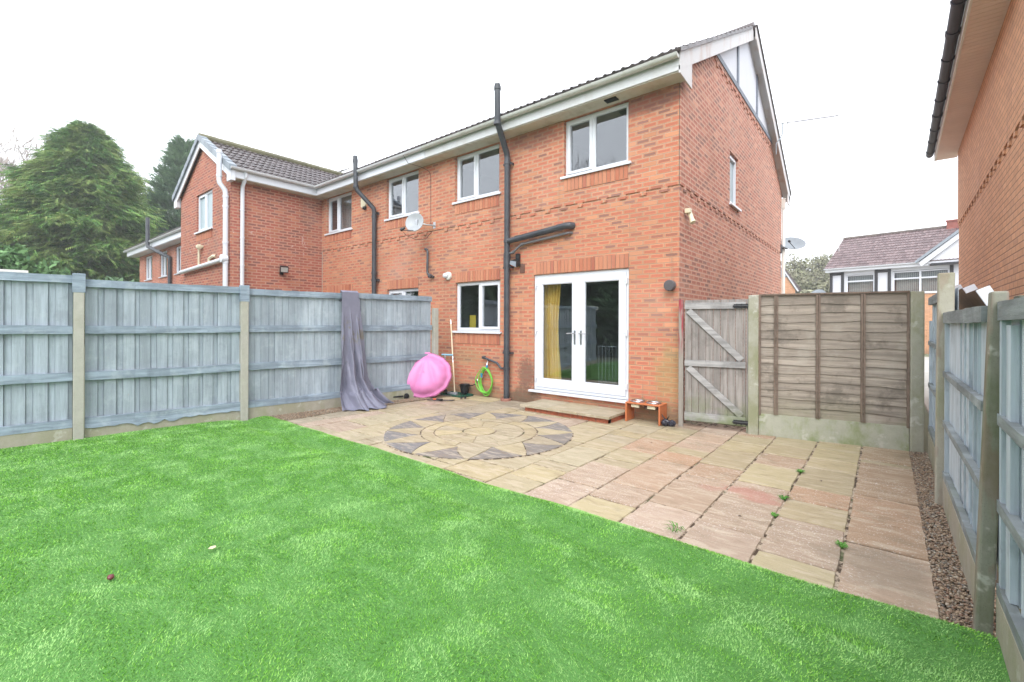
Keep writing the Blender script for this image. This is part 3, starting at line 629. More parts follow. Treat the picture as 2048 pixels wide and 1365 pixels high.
m = M(); m.box(-5.385, .10, -.335, -.312, 5.135, 5.345); part(m, 'fascia', M_fascia, H, bev=.003)
m = M(); m.box(-5.385, .10, -.312, .0, 5.12, 5.135)
m.box(-.95, -.945, -.312, -.01, 5.112, 5.12); part(m, 'soffit', M_soffit, H)
m = M(); m.box(-1.12, -.92, -.24, -.12, 5.105, 5.12); part(m, 'soffit_vent', M_black, H)
m = M(); gutter(m, (.115,-.40,5.335), (-5.385,-.40,5.345)); part(m, 'gutter', M_gutter, H, smooth='auto')
clips('gutter_bracket', M_gutter, H, (.115,-.40,5.335), (-5.385,-.40,5.345))
m = M(); tile_roof(m, (-5.39,EY-.02,EZ-.02), (1,0,0), SD, 5.54, SL+.03)
SD2 = Vector((0, -(RY-EY), RZ-EZ)).normalized()
m.hexa([(-5.39,RY,RZ-.03),(.19,RY,RZ-.03),(.19,8.9,EZ-.04),(-5.39,8.9,EZ-.04),(-5.39,RY,RZ+.02),(.19,RY,RZ+.02),(.19,8.9,EZ+.01),(-5.39,8.9,EZ+.01)])
for k in range(14):   # tile ends at the verge, back slope
    a = k/14; y0_ = RY+a*4.67; z0_ = RZ+.03-a*2.655; m.hexa([(.0,y0_,z0_-.03),(.205,y0_,z0_-.03),(.205,y0_+.36,z0_-.22),(0,y0_+.36,z0_-.22),(.0,y0_,z0_),(.205,y0_,z0_),(.205,y0_+.36,z0_-.175),(0,y0_+.36,z0_-.175)])
rf = part(m, 'roof', M_tile, H, smooth='auto')
m = M()
for k in range(15):
    a = k*.338; p = Vector((0, EY, EZ))+SD*a; q = p+SD*.36; m.hexa([(.06,p.y,p.z-.02),(.155,p.y,p.z-.02),(.155,q.y,q.z-.03),(.06,q.y,q.z-.03),(.06,p.y,p.z+.045),(.155,p.y,p.z+.045),(.155,q.y,q.z+.02),(.06,q.y,q.z+.02)])
part(m, 'verge_tiles', M_tile, rf)
m = M()
for k in range(13): x0 = -5.39+k*.425; m.tube([(x0,RY,RZ-.0),(x0+.43,RY,RZ+.004)], .10, 10)
part(m, 'ridge_tiles', M_tile, rf, smooth='auto')
# windows of our house
window(H, FB(-4.76,1.385), 1.26, 1.02, .53, (1,), M_glassD)
wf = window(H, FB(-2.015,4.125), 1.21, .99, .45, (0,)); window(H, FB(-4.775,4.125), 1.255, .99, .46, (0,))
window(H, frame((0.016,2.755,3.90), (0,1,0), (1,0,0)), .66, 1.03, None, (0,), M_frost, roomdep=0)
for a0, a1, z in [(-4.76,-3.5,1.12), (-2.015,-.805,3.86), (-4.775,-3.52,3.86)]: soldiers(H, FB(0,0), a0, a1, z, .225, name='brick_apron', proud=(.024 if z > 3 else .012))
soldiers(H, FB(0,0), -2.675, -.795, 2.445, .225, .012); soldiers(H, FB(0,0), -4.76, -3.5, 2.41, .225, .012)
# French doors
fr = FB(-2.675, .33); W_, H_ = 1.88, 2.11
m = M(); ring(m, fr, 0, W_, 0, H_, .055, -.11, -.03); D = part(m, 'french_door', M_white, H, bev=.004)
lw_ = (W_-.11)/2
for i in (0, 1):
    a0 = .055+i*lw_+.003; a1 = a0+lw_-.006
    m = M(); ring(m, fr, a0, a1, .058, H_-.058, .115, -.085, -.015, .15); ring(m, fr, a0+.115, a1-.115, .208, H_-.173, .012, -.06, -.022); part(m, 'door_leaf', M_white, D, bev=.004)
    m = M(); m.lbox(fr, a0+.125, a1-.125, -.055, -.048, .215, H_-.18); part(m, 'pane', M_glassD, D)
    hx = W_/2+(-.062 if i == 0 else .062)
    m = M(); m.lbox(fr, hx-.015, hx+.015, -.015, -.004, .86, 1.10); m.cyl(fr[0]+Vector((hx, .0+.0-.03, 1.05)), (0,1,0), .011, .05); sg = -1 if i == 0 else 1
    m.tube([fr[0]+Vector((hx, -.045, 1.05)), fr[0]+Vector((hx+sg*.02, -.05, 1.052)), fr[0]+Vector((hx+sg*.13, -.048, 1.045))], .009, 8); m.cyl(fr[0]+Vector((hx, .0, .93)), (0,1,0), .009, .02)
    part(m, 'handle', M_steel, D, smooth='auto')
    for c in (.16, 1.02, 1.86):
        hx2 = .04 if i == 0 else W_-.04; m = M(); m.lbox(fr, hx2-.012, hx2+.012, -.03, .004, c, c+.10); m.lbox(fr, min(hx2, hx2+(.06 if i == 0 else -.06)), max(hx2, hx2+(.06 if i == 0 else -.06)), -.03, -.006, c+.05, c+.075); part(m, 'hinge', M_white, D, bev=.003)
m = M(); m.lbox(fr, W_/2-.012, W_/2+.012, -.02, -.008, .06, H_-.06); part(m, 'meeting_strip', M_white, D)
m = M(); m.lbox(fr, -.06, W_+.03, -.11, .085, -.038, .0); part(m, 'sill', M_white, D, bev=.005)
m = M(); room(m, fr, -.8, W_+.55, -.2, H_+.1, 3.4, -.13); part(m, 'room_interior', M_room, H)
# curtain behind the doors, stair gate
cu = M(); pts = []; nC = 60
for j, z in enumerate(np.linspace(.16, 2.4, 12)):
    for i in range(nC+1):
        t = i/nC; w = .40*(1.0-.16*math.sin((z-.2)/2.3*PI)**2); pts.append((-2.62+w*t,   .24+.028*math.sin(t*2*PI*6+.5*math.sin(z*2))+.01*math.sin(t*31+z*3), z))
cu.add(pts, [(j*(nC+1)+i, j*(nC+1)+i+1, (j+1)*(nC+1)+i+1, (j+1)*(nC+1)+i) for j in range(11) for i in range(nC)])
M_curt = plain('gold_curtain', (.78,.52,.12), .8, .06, 3)
solo(cu, 'curtain', M_curt, 'gold yellow curtain hanging inside the left French door', 'curtain', (-2.4,.34,.16), smooth=True)
sg_ = M(); sg_.tube([(-1.66,.6,1.14),(-1.30,.6,1.14)], .009, 6); sg_.tube([(-1.66,.6,.5),(-1.30,.6,.5)], .009, 6)
for k in range(6): sg_.tube([(-1.65+k*.068,.6,.5),(-1.65+k*.068,.6,1.14)], .005, 6)
solo(sg_, 'stair_gate', M_dish, 'pale barred safety gate inside behind the right French door', 'safety gate', (-1.2,1.3,.3))
# kitchen objects behind the window
kb = M(); kb.box(-4.68,-4.50,.35,.36,1.40,1.72); solo(kb, 'notepad', plain('yellow_card', (.75,.55,.06), .6), 'yellow card standing inside the kitchen window', 'card', (-4.6,.35,1.40))
kc = M(); kc.box(-4.75,-3.4,1.4,1.9,.25,1.42); kc.box(-4.35,-3.4,1.55,1.9,1.75,2.3); solo(kc, 'kitchen_cupboard', M_rooml, 'pale kitchen cupboards seen through the kitchen window', 'cupboard', (-4,1.4,.2))
# door step
st = thing('door_step', 'low step of buff slabs on red bricks below the French doors', 'step', (-1.6,-.35,GZ))
m = M(); x = -2.36
while x < -.86: x1 = min(x+.225, -.80); m.box(x, x1-.01, -.66, -.56, GZ-.02, GZ+.072+random.uniform(0,.003)); x += .225
y = -.555
while y < -.1: m.box(-.90, -.80, y, y+.21, GZ-.02, GZ+.072); m.box(-2.36,-2.26,y,y+.21,GZ-.02,GZ+.072); y += .22
part(m, 'brick_course', plain('wet_red_brick', (.42,.12,.06), .6, .3, 20, bumpd=.004), st, bev=.004)
m = M(); m.box(-2.35,-.81,-.65,-.02,GZ-.03,GZ+.062); part(m, 'mortar_fill', M_mortar, st)
sl = M(); old = slab
def step_slab(x0, x1, y0, y1, tone):
    sl.tone = tone; p = []; j = lambda: random.uniform(-.006,.006)
    for (xa, ya_), (xb, yb_) in [((x0,y0),(x1,y0)), ((x1,y0),(x1,y1)), ((x1,y1),(x0,y1)), ((x0,y1),(x0,y0))]:
        for k in range(5): t = k/5; p.append((xa+(xb-xa)*t+j(), ya_+(yb_-ya_)*t+j()))
    n = len(p); sl.add([(a, b_, GZ+.072) for a, b_ in p]+[(a, b_, GZ+.112) for a, b_ in p], [tuple(range(n, 2*n)), tuple(range(n-1,-1,-1))]+[(i, (i+1) % n, n+(i+1) % n, n+i) for i in range(n)])
step_slab(-2.43,-1.88,-.72,-.01,.18); step_slab(-1.872,-1.31,-.72,-.01,.3); step_slab(-1.302,-.77,-.72,-.01,.25)
part(sl, 'top_slabs', M_slab, st, bev=.004)
m = M(); m.box(-2.7,-.76,-.006,.0,GZ,.28); part(m, 'threshold_bricks', M_brick, H)

# ---- middle house
H1 = thing('terraced_house', 'red brick middle house of the terrace with a satellite dish below its window', 'house', (-8,0,GZ), 'houses of the terrace')
rear_wall(H1, -10.37, -5.39, holes1, M_brickN, [-5.70-.3375*k for k in range(14)])
m = M(); m.box(-10.1, -5.395, -.335, -.312, 5.135, 5.345); part(m, 'fascia', M_white, H1, bev=.003)
m = M(); m.box(-10.1, -5.395, -.312, .0, 5.12, 5.135); part(m, 'soffit', M_soffit, H1)
m = M(); gutter(m, (-5.395,-.40,5.345), (-10.02,-.40,5.355)); part(m, 'gutter', M_gutW, H1, smooth='auto')
clips('gutter_bracket', M_gutW, H1, (-5.395,-.40,5.345), (-10.02,-.40,5.355))
m = M(); tile_roof(m, (-10.4,EY-.02,EZ-.02), (1,0,0), SD, 5.0, SL+.03)
m.hexa([(-14.5,RY,RZ-.03),(-5.4,RY,RZ-.03),(-5.4,8.9,EZ-.04),(-14.5,8.9,EZ-.04),(-14.5,RY,RZ+.02),(-5.4,RY,RZ+.02),(-5.4,8.9,EZ+.01),(-14.5,8.9,EZ+.01)])
part(m, 'roof', M_tile, H1, smooth='auto')
window(H1, FB(-7.225,4.105), 1.235, 1.01, .5, (0,)); window(H1, FB(-10.11,4.09), 1.31, 1.03, .42, (0,))
window(H1, FB(-7.2,1.4), 1.2, .96, .5, (0,)); window(H1, FB(-10.08,.3), 1.32, 2.06, .5, (0,1))
for a0, a1, z in [(-7.225,-5.99,3.84), (-10.11,-8.80,3.83)]: soldiers(H1, FB(0,0), a0, a1, z, .225, name='brick_apron', proud=.024)
soldiers(H1, FB(0,0), -7.2, -6.0, 2.365, .225, .012); soldiers(H1, FB(0,0), -10.08, -8.76, 2.365, .225, .012)
# blinds / curtains in the neighbour's windows
m = M()
for k in range(13): m.box(-10.0+k*.09,-9.93+k*.09,.30,.303,4.15,5.1)
solo(m, 'window_blind', plain('blind_fabric', (.62,.6,.56), .8), 'pale vertical slatted blind in the upper window beside the inner corner', 'blind', (-9.5,.3,4.15))

# ---- left wing house
H2 = thing('terraced_house', 'red brick wing with its gable end towards the garden, white waste pipe on the gable', 'house', (-12.4,-1.2,GZ), 'houses of the terrace')
XW, XF, YN = -10.37, -14.36, -2.415
fy = FB(0,0,YN); wh = [(-12.92,-11.65,4.09,5.16)]
m = M(); wall_rect(m, fy, XF, XW, 0, 5.2, wh); SW = (6.66-5.36)/2.28
m.quad((XF,YN,5.2),(XW,YN,5.2),(XW,YN,5.27),(-12.365,YN,6.46),(XF,YN,5.27)); 
m.quad((XW,YN,0),(XW,0,0),(XW,0,5.4),(XW,YN,5.4)); m.quad((XF,YN,0),(XF,0,0),(XF,0,5.4),(XF,YN,5.4)); part(m, 'wall', M_brickW, H2)
m = M(); m.box(-10.372,-10.362,-.012,.0,0,5.12); part(m, 'movement_joint', M_conc, H2)
window(H2, FB(-12.92,4.09,YN), 1.27, 1.07, .5, (0,), M_frost, roomdep=0); soldiers(H2, fy, -12.92, -11.65, 3.83, .225, name='brick_apron')
APX, APZ = -12.365, 6.70; ew = 2.30; eh = 1.32
SR = Vector((-ew, 0, eh)).normalized(); LR = math.hypot(ew, eh)
m = M(); tile_roof(m, (APX+ew, YN-.10, APZ-eh-.05), (0,1,0), SR, 5.2, LR)
o_ = Vector((APX-ew, YN-.10, APZ-eh-.05)); tile_roof(m, o_, (0,1,0), Vector((ew,0,eh)), 5.2, LR)
rf = part(m, 'roof', M_tile, H2, smooth='auto')
m = M()
for k in range(12): m.tube([(APX,YN-.12+k*.43,APZ-.02),(APX,YN+.315+k*.43,APZ-.012)], .11, 10)
part(m, 'ridge_tiles', tiles('mossy_ridge', (.12,.11,.06), (.16,.15,.08), .6), rf, smooth='auto')
for sg in (-1, 1):
    m = M()
    for k in range(8):
        a = k*.335; x0 = APX+sg*(ew+.03)-sg*a*ew/LR; z0 = APZ-eh-.02+a*eh/LR; x1 = x0-sg*.35*ew/LR; z1 = z0+.35*eh/LR
        m.hexa([(x0,YN-.15,z0-.10),(x0,YN+.02,z0-.02),(x1,YN+.02,z1-.03),(x1,YN-.15,z1-.11),(x0,YN-.15,z0+.07),(x0,YN+.02,z0+.07),(x1,YN+.02,z1+.045),(x1,YN-.15,z1+.045)])
    part(m, 'verge_tiles', M_tileg, rf)
    m = M(); d = .20; x0 = APX+sg*ew; za = APZ-eh-.06
    m.prism([(APX,YN-.10,APZ-.08),(APX,YN-.10,APZ-.08-d*1.1),(x0-sg*.12,YN-.10,za-d+.02),(x0-sg*.0,YN-.10,za-d-.02),(x0,YN-.10,za)], (0,.03,0))
    m.box(min(x0,x0-sg*.27),max(x0,x0-sg*.27),YN-.105,YN+.0,za-.27,za+.02); part(m, 'bargeboard', M_white, H2, bev=.004)
gx = APX+ew
m = M(); m.box(gx-.05,gx-.028,YN-.1,-.312,5.135,5.345); part(m, 'fascia', M_white, H2, bev=.003)
m = M(); m.box(XW,gx-.05,YN-.1,-.0,5.12,5.135); part(m, 'soffit', M_soffit, H2)
m = M(); gutter(m, (gx+.035,YN-.12,5.36), (gx+.035,-.35,5.36)); part(m, 'gutter', M_gutW, H2, smooth='auto')
clips('gutter_bracket', M_gutW, H2, (gx+.035,YN-.12,5.36), (gx+.035,-.35,5.36)); m.lathe((APX-ew-.06,YN-.1,5.33),[(0,-.05),(.05,-.03),(.06,.02),(.0,.03)],10)
m = M(); xp = -10.44; yp = YN-.09
m.tube([(xp,yp,.05),(xp,yp,4.78),(xp+.005,yp-.02,4.86),(xp-.04,yp-.12,5.02),(xp-.045,yp-.13,5.10),(xp-.045,yp-.13,5.85)], .058, 14)
for z in (3.55,4.45,5.2,5.78,3.05,4.70): collar(m, (xp if z < 4.8 else xp-.045, yp if z < 4.8 else yp-.13, z), (0,0,1), .068)
part(m, 'soil_pipe', M_white, H2, smooth='auto')
m = M(); m.tube([(xp,yp,3.14),(XF+.35,yp,3.03)], .058, 12); m.lathe((xp-.02,yp-.03,3.14),[(0,-.09),(.10,-.07),(.115,0),(.10,.07),(0,.09)],14,(0,1,0)); part(m, 'waste_pipe', M_white, H2, smooth='auto')
m = M(); m.tube([(-12.55,yp+.04,3.1),(-12.55,yp+.04,3.62),(-12.35,YN,3.66)], .03, 8); m.lathe((-12.4,yp,3.64),[(0,-.06),(.07,-.05),(.07,.03),(0,.05)],10,(1,0,0)); part(m, 'overflow_pipe', M_cream, H2, smooth='auto')
m = M(); m.tube([(-11.72,yp+.04,3.12),(-11.72,yp+.04,3.26),(-11.45,yp+.04,3.30),(-11.4,YN,3.3)], .04, 8); part(m, 'overflow_pipe', M_cream, H2, smooth='auto')
m = M(); m.tube([(-10.30,-2.17,.05),(-10.30,-2.17,4.93),(-10.29,-2.17,5.0),(-10.09,-2.17,5.2),(-10.08,-2.17,5.34)], .047, 10)
for z in (4.4,3.0,3.7): collar(m, (-10.30,-2.17,z), (0,0,1), .054, .03); m.box(-10.37,-10.3,-2.19,-2.15,z-.012,z+.012)
part(m, 'downpipe', M_white, H2, smooth='auto')

# ---- pipes on our wall
m = M(); px = -3.247; py = -.095
m.tube([(px,py,.10),(px,py,4.70),(px+.002,py-.02,4.80),(px+.095,-.46,5.17),(px+.10,-.5,5.28),(px+.095,-.5,5.93)], .057, 16)
for z in (.68,1.0,2.64,2.86,3.12,4.62,5.22,5.86): collar(m, (px if z < 5 else px+.097, py if z < 5 else -.5, z), (0,0,1), .066, .06)
collar(m, (px,py,2.75), (0,0,1), .068, .22)
for z in (.98,2.62,4.60): m.box(px-.09,px+.09,-.10,-.075,z-.014,z+.014); m.box(px+.08,px+.1,-.1,0,z-.02,z+.02); m.box(px-.1,px-.08,-.1,0,z-.02,z+.02)
sp = part(m, 'soil_pipe', M_pipe, H, smooth='auto')
m = M(); m.lathe((px+.095,-.5,5.93),[(.05,0),(.052,.04),(.03,.075),(0,.08)],14); part(m, 'vent_cap', M_metal, sp, smooth='auto')
m = M(); m.tube([(px+.05,-.11,3.115),(-1.95,-.11,3.235)], .054, 14); m.tube([(-2.08,-.11,3.223),(-1.93,-.11,3.238),(-1.86,-.08,3.245),(-1.83,.0,3.247)], .060, 14)
for k in range(26): collar(m, (-3.02+k*.033,-.11,3.135+k*.033*.09), (1,0,.09), .058, .012)
part(m, 'waste_pipe', M_pipe, H, smooth='auto')
m = M(); m.tube([(px+.03,-.08,2.88),(-3.10,-.08,2.90),(-2.93,-.07,3.02),(-2.85,-.07,3.035),(-1.88,-.07,3.12),(-1.85,0,3.125)], .023, 10)
for p in [(-3.1,-.08,2.90),(-2.9,-.07,3.03)]: m.lathe(p, [(0,-.03),(.032,-.02),(.032,.02),(0,.03)], 10, (1,0,.3))
part(m, 'waste_pipe', M_pipe_g, H, smooth='auto')
m = M(); m.tube([(px-.06,-.08,.69),(-3.40,-.07,.67),(-3.45,-.06,.70),(-3.52,-.06,.77),(-3.6,-.06,.79),(-3.88,-.06,.86),(-3.9,0,.87)], .022, 10); m.lathe((-3.89,-.06,.862), [(0,-.03),(.034,-.02),(.034,.02),(0,.03)], 10); part(m, 'waste_pipe', M_pipe, H, smooth='auto')
m = M(); m.lathe((px,py-.02,.06), [(.10,0),(.105,.05),(.09,.06),(.085,.03),(.0,.03)], 16); part(m, 'gully', M_terra, H, smooth='auto')
# neighbour's pipe
m = M(); nx_ = -7.627
m.tube([(nx_,py,.05),(nx_,py,4.33),(nx_,py-.02,4.43),(nx_-.25,-.42,4.86),(nx_-.27,-.45,4.97),(nx_-.30,-.45,5.72)], .057, 14)
for z in (2.62,2.80,4.22,4.95,5.6): collar(m, (nx_ if z < 4.5 else nx_-.27-(.03 if z > 5.5 else 0), py if z < 4.5 else -.45, z), (0,0,1), .067, .07)
for z in (2.62,4.30): m.box(nx_-.09,nx_+.11,-.10,-.07,z-.015,z+.015); m.box(nx_+.09,nx_+.11,-.1,0,z-.03,z+.03)
part(m, 'soil_pipe', M_pipe, H1, smooth='auto')
m = M(); m.tube([(-5.70,0,3.20),(-5.70,-.05,3.215),(-5.65,-.09,3.215),(-5.585,-.09,3.19),(-5.57,-.09,3.12),(-5.58,-.09,2.72),(-5.57,-.09,2.66),(-5.50,-.09,2.60),(-5.47,-.05,2.585),(-5.46,0,2.58)], .027, 10); m.lathe((-5.49,-.08,2.595), [(0,-.05),(.045,-.04),(.045,.03),(0,.05)], 12, (0,1,0)); part(m, 'overflow_pipe', M_pipe, H1, smooth='auto')
# far downpipe of gable
m = M(); m.tube([(.06,8.50,.05),(.06,8.50,4.9),(.06,8.6,5.08)], .045, 8); m.box(.0,.12,8.44,8.46,4.9,5.2); part(m, 'downpipe', M_creamw, H, smooth='auto')
# fittings fixed to walls
m = M(); m.box(-3.0,-2.93,-.012,.0,2.50,2.68); m.box(-2.995,-2.885,-.014,.0,2.50,2.665); part(m, 'air_brick', plain('air_brick', (.14,.07,.05), .9), H, bev=.002)

# ---- things mounted on the walls
def dish(loc, nrm, r, lab, mat, arm, grp='satellite dishes'):
    t = thing('satellite_dish', lab, 'satellite dish', loc, grp); c = Vector(loc); n = Vector(nrm).normalized(); k = 28
    m = M(); pr = [(0,-.07*r/.33*1.0)]+[(r*q, -.07*(r/.33)*(1-q*q)) for q in (.2,.4,.6,.8,.95,1.)]+[(r*1.0,-.012),(r*.6,-.07*(r/.33)*.66-.01),(0,-.07*(r/.33)-.012)]
    m.lathe(c, pr, k, n); part(m, 'reflector', mat, t, smooth=True)
    lnb = c+Vector(arm); m = M(); low = c - (Z3-n*n.z).normalized()*r*.95
    m.tube([low, lnb-(n*.02)], .010, 6); m.tube([lnb-Vector((0,0,.015)), lnb+(c-lnb).normalized()*.09], .024, 10); m.lathe(lnb, [(0,-.03),(.034,-.02),(.034,.03),(0,.035)], 12, (c-lnb).normalized()); part(m, 'receiver_arm', M_black, t, smooth='auto'); return t, c, n
t, c, n_ = dish((-5.63,-.42,3.76), (.42,-.9,.22), .215, 'small grey satellite dish on the rear wall under the middle house window', M_dishl, (-.14,-.24,-.19))
m = M(); m.tube([c-n_*.06, c+Vector((.10,.22,-.03)), (-5.43,-.02,3.72)], .018, 8); m.box(-5.47,-5.39,-.02,-.017,3.66,3.80); m.box(-5.66,-5.58,-.38,-.33,3.70,3.82); part(m, 'wall_bracket', M_metal, t)
t, c, n_ = dish((.27,8.62,3.91), (.30,-.72,.95), .34, 'large grey satellite dish standing out from the far end of the gable wall', M_dish, (-.03,-.34,.0))
m = M(); m.tube([c-n_*.1, (.12,8.6,3.75), (.05,8.42,3.75)], .022, 8); m.box(.0,.04,8.3,8.45,3.6,3.85); part(m, 'wall_bracket', M_dkgrey, t)
def cable(name, pts, r, mat, label, cat='cable', group=None):
    m = M(); m.tube(pts, r, 5); return solo(m, name, mat, label, cat, pts[0], group, smooth=True)
cable('cable', [(-5.98,-.46,5.30),(-5.93,-.36,5.13),(-5.80,-.10,5.09),(-5.66,-.02,5.0),(-5.60,-.02,4.95),(-5.56,-.02,4.85),(-5.55,-.02,3.78),(-5.47,-.03,3.73)], .005, M_black, 'thin dark cable dropping from the gutter to the satellite dish')
cable('cable', [(-5.83,-.62,3.60),(-5.82,-.5,3.48),(-5.72,-.3,3.40),(-5.56,-.15,3.42),(-5.46,-.05,3.6)], .005, M_black, 'thin dark cable looping below the satellite dish')
# aerial on the gable
ae = thing('tv_aerial', 'thin television aerial on a bent pole at the gable roof edge', 'aerial', (.13,6.7,5.9), 'television aerials')
Rv = Vector((.7735,.6337,0)); Fv = Vector((-.6337,.7735,0)); o = Vector((.16,6.7,5.95))
m = M(); m.tube([o, o+Vector((0,0,.28)), o+Rv*.10+Z3*.42, o+Rv*.17+Z3*.55, o+Rv*.17+Z3*.82], .016, 6); part(m, 'pole', M_dish, ae)
m = M(); bo = o+Rv*.12+Z3*.80; be = o+Rv*1.62+Z3*1.02; m.tube([bo, be], .011, 5)
for k in range(15): q = bo.lerp(be, .25+k*.053); m.tube([q-Fv*.07, q+Fv*.07], .006, 4)
for s1 in (-1,1):
    q = bo.lerp(be, .12); m.tube([q, q+Z3*s1*.17-Rv*.05+Fv*.06], .006, 4); m.tube([q, q+Z3*s1*.15-Rv*.05-Fv*.08], .006, 4); m.tube([q+Z3*s1*.16-Rv*.05-Fv*.1, q+Z3*s1*.16-Rv*.05+Fv*.1], .004, 4); m.tube([q+Z3*s1*.09-Rv*.03-Fv*.1, q+Z3*s1*.09-Rv*.03+Fv*.1], .004, 4)
part(m, 'antenna', M_dkgrey, ae)
# floodlights, camera, alarm, lamps
fl = thing('floodlight', 'black floodlight on the side wall of the wing', 'floodlight', (-10.37,-1.17,2.95)); fc = Vector((-10.20,-1.17,2.98))
fr2 = (fc, Vector((0,1,0)), Vector((.9,-.25,-.35)).normalized(), Vector((.33,-.1,.9)).normalized())
m = M(); m.lbox(fr2,-.11,.11,-.06,.05,-.085,.085); m.tube([(-10.37,-1.17,2.9),(-10.26,-1.17,2.92)], .025, 8); m.box(-10.37,-10.34,-1.22,-1.12,2.84,2.96); part(m, 'housing', M_black, fl, bev=.006)
m = M(); m.lbox(fr2,-.09,.09,.05,.054,-.065,.065); part(m, 'lens', plain('lamp_lens', (.5,.5,.48), .2), fl)
fl = thing('floodlight', 'small black security light with sensor beside the soil pipe above the vent', 'floodlight', (-3.05,0,2.78))
m = M(); m.box(-3.075,-2.99,-.05,.0,2.76,2.87); m.hexa([(-3.12,-.16,2.66),(-3.0,-.13,2.60),(-2.97,-.03,2.64),(-3.10,-.05,2.69),(-3.13,-.13,2.74),(-3.01,-.11,2.72),(-2.98,-.02,2.76),(-3.1,-.03,2.78)]); part(m, 'housing', M_black, fl, bev=.004)
m = M(); m.quad((-3.122,-.164,2.665),(-3.002,-.134,2.605),(-3.012,-.114,2.712),(-3.132,-.134,2.735)); part(m, 'lens', plain('grey_lens', (.16,.18,.21), .35), fl)
al = thing('alarm_box', 'cream burglar alarm box on the middle house wall behind the soil pipe', 'alarm box', (-8.2,0,4.69))
m = M(); m.prism([(-8.30,0,4.58),(-8.30,0,4.80),(-8.24,0,4.83),(-8.13,0,4.83),(-8.08,0,4.78),(-8.08,0,4.60),(-8.14,0,4.55),(-8.24,0,4.55)], (0,-.06,0)); part(m, 'case', M_cream, al, bev=.008)
m = M(); m.lathe((-8.13,-.05,4.53), [(0,-.05),(.05,-.03),(.05,.03),(0,.05)], 12); part(m, 'sensor', M_black, al, smooth=True)
cm = thing('security_camera', 'cream sensor lamp on the gable wall near the corner', 'sensor', (.02,.22,3.2)); 
m = M(); m.box(.016,.10,.17,.27,3.22,3.29); part(m, 'bracket', M_cream, cm, bev=.01)
m = M(); m.tube([(.07,.25,3.22),(.12,.22,3.10)], .035, 12); m.lathe((.12,.22,3.09),[(0,-.03),(.04,-.02),(.045,.02),(0,.03)],12,(.4,-.2,-.8)); part(m, 'head', M_cream, cm, smooth='auto')
rl = thing('wall_lamp', 'round dark grey lamp on the wall beside the corner, right of the doors', 'wall lamp', (-.10,0,2.12), 'lamps on the rear wall')
m = M(); m.lathe((-.10,0,2.12), [(.045,0),(.045,.05),(.075,.055),(.082,.07),(.082,.135),(.072,.145),(0,.145)], 28, (0,-1,0)); part(m, 'body', M_dkgrey, rl, smooth='auto')
m = M(); m.lathe((-.10,0,2.12), [(.05,.004),(.05,.045)], 20, (0,-1,0)); m.box(-.175,-.155,-.06,-.01,2.11,2.14); part(m, 'mount', M_white, rl, smooth='auto')
kl = thing('wall_lamp', 'round white bulkhead lamp above the corner of the kitchen window', 'wall lamp', (-4.97,0,2.57), 'lamps on the rear wall')
m = M(); m.lathe((-4.97,0,2.57), [(.09,0),(.09,.035),(.075,.05),(0,.05)], 22, (0,-1,0)); part(m, 'base', M_creamw, kl, smooth='auto')
m = M(); m.lathe((-5.0,-.05,2.575), [(.062,0),(.06,.03),(.045,.06),(.02,.075),(0,.078)], 18, (-.3,-1,.0)); part(m, 'lens', M_white, kl, smooth='auto')

# ---------------------------------------------------------------- fences
def line_frame(p, q): r = (Vector((*q,0))-Vector((*p,0))).normalized(); return r
LF0 = Vector((-5.414,-5.812,0)); LFr = (Vector((-5.184,-4.008,0))-LF0).normalized(); LFn = Vector((LFr.y,-LFr.x,0))
def close_board(parent, O, r, n, w, z0, z1, rails, seed, mat=M_blue, rmat=M_bluerail, wide=True, rw=.10, rail_out=.045, bottom_tear=False):
    rs = random.Random(seed); fr = (O, r, n, Z3); m = M(); a = .0; i = 0
    while a < w-.02:
        if wide: bw = rs.choice([.115,.12,.125]) if i % 2 == 0 else rs.choice([.05,.06,.065])
        else: bw = rs.choice([.085,.10,.115])
        b1 = min(w, a+bw)-.001; off = (-.018 if (wide and i % 2) else 0)+rs.uniform(-.004,.004)
        tw_ = rs.uniform(-.006,.006)
        O_, r_, n_, u_ = fr; q = lambda aa, bb, cc: O_+r_*aa+n_*bb+u_*cc
        zz0 = z0+rs.uniform(-.01,.01)
        gp = .0025; m.hexa([q(a+.001,off-.016,zz0),q(b1-.001,off-.016,zz0),q(b1-.001,off+tw_,zz0),q(a+.001,off-tw_+.002,zz0),q(a+.001,off-.016,z1),q(b1-.001,off-.016,z1),q(b1-.001,off+tw_,z1),q(a+.001,off-tw_+.002,z1)])
        a = b1+.001; i += 1
    m.lbox(fr, 0, w, -.05, -.045, z0, z1)
    pn = part(m, 'fence_panel', mat, parent)
    for (zc, h) in rails:
        m = M(); k = 14; top, bot = [], []; O_ = O
        sag = rs.uniform(-.008,.008)
        for j in range(k+1):
            t = j/k; s = sag*4*t*(1-t); top.append(zc+h/2+s+rs.uniform(-.003,.003)); bot.append(zc-h/2+s+rs.uniform(-.003,.003)*(1 if not (bottom_tear and zc < .4) else 3))
        for j in range(k):
            a0, a1 = w*j/k, w*(j+1)/k; q = lambda aa, bb, cc: O+r*aa+n*bb+Z3*cc
            m.add([q(a0,.004,bot[j]),q(a1,.004,bot[j+1]),q(a1,rail_out,bot[j+1]),q(a0,rail_out,bot[j]),q(a0,.004,top[j]),q(a1,.004,top[j+1]),q(a1,rail_out,top[j+1]),q(a0,rail_out,top[j])],
                  [(0,3,2,1),(4,5,6,7),(3,7,6,2),(0,1,5,4)]+([(0,4,7,3)] if j == 0 else [])+([(1,2,6,5)] if j == k-1 else []))
        part(m, 'rail', rmat, pn)
    return pn
FL = thing('fence', 'blue grey painted board fence with concrete posts along the left of the lawn', 'fence', tuple(LF0+Vector((0,0,GZ))))
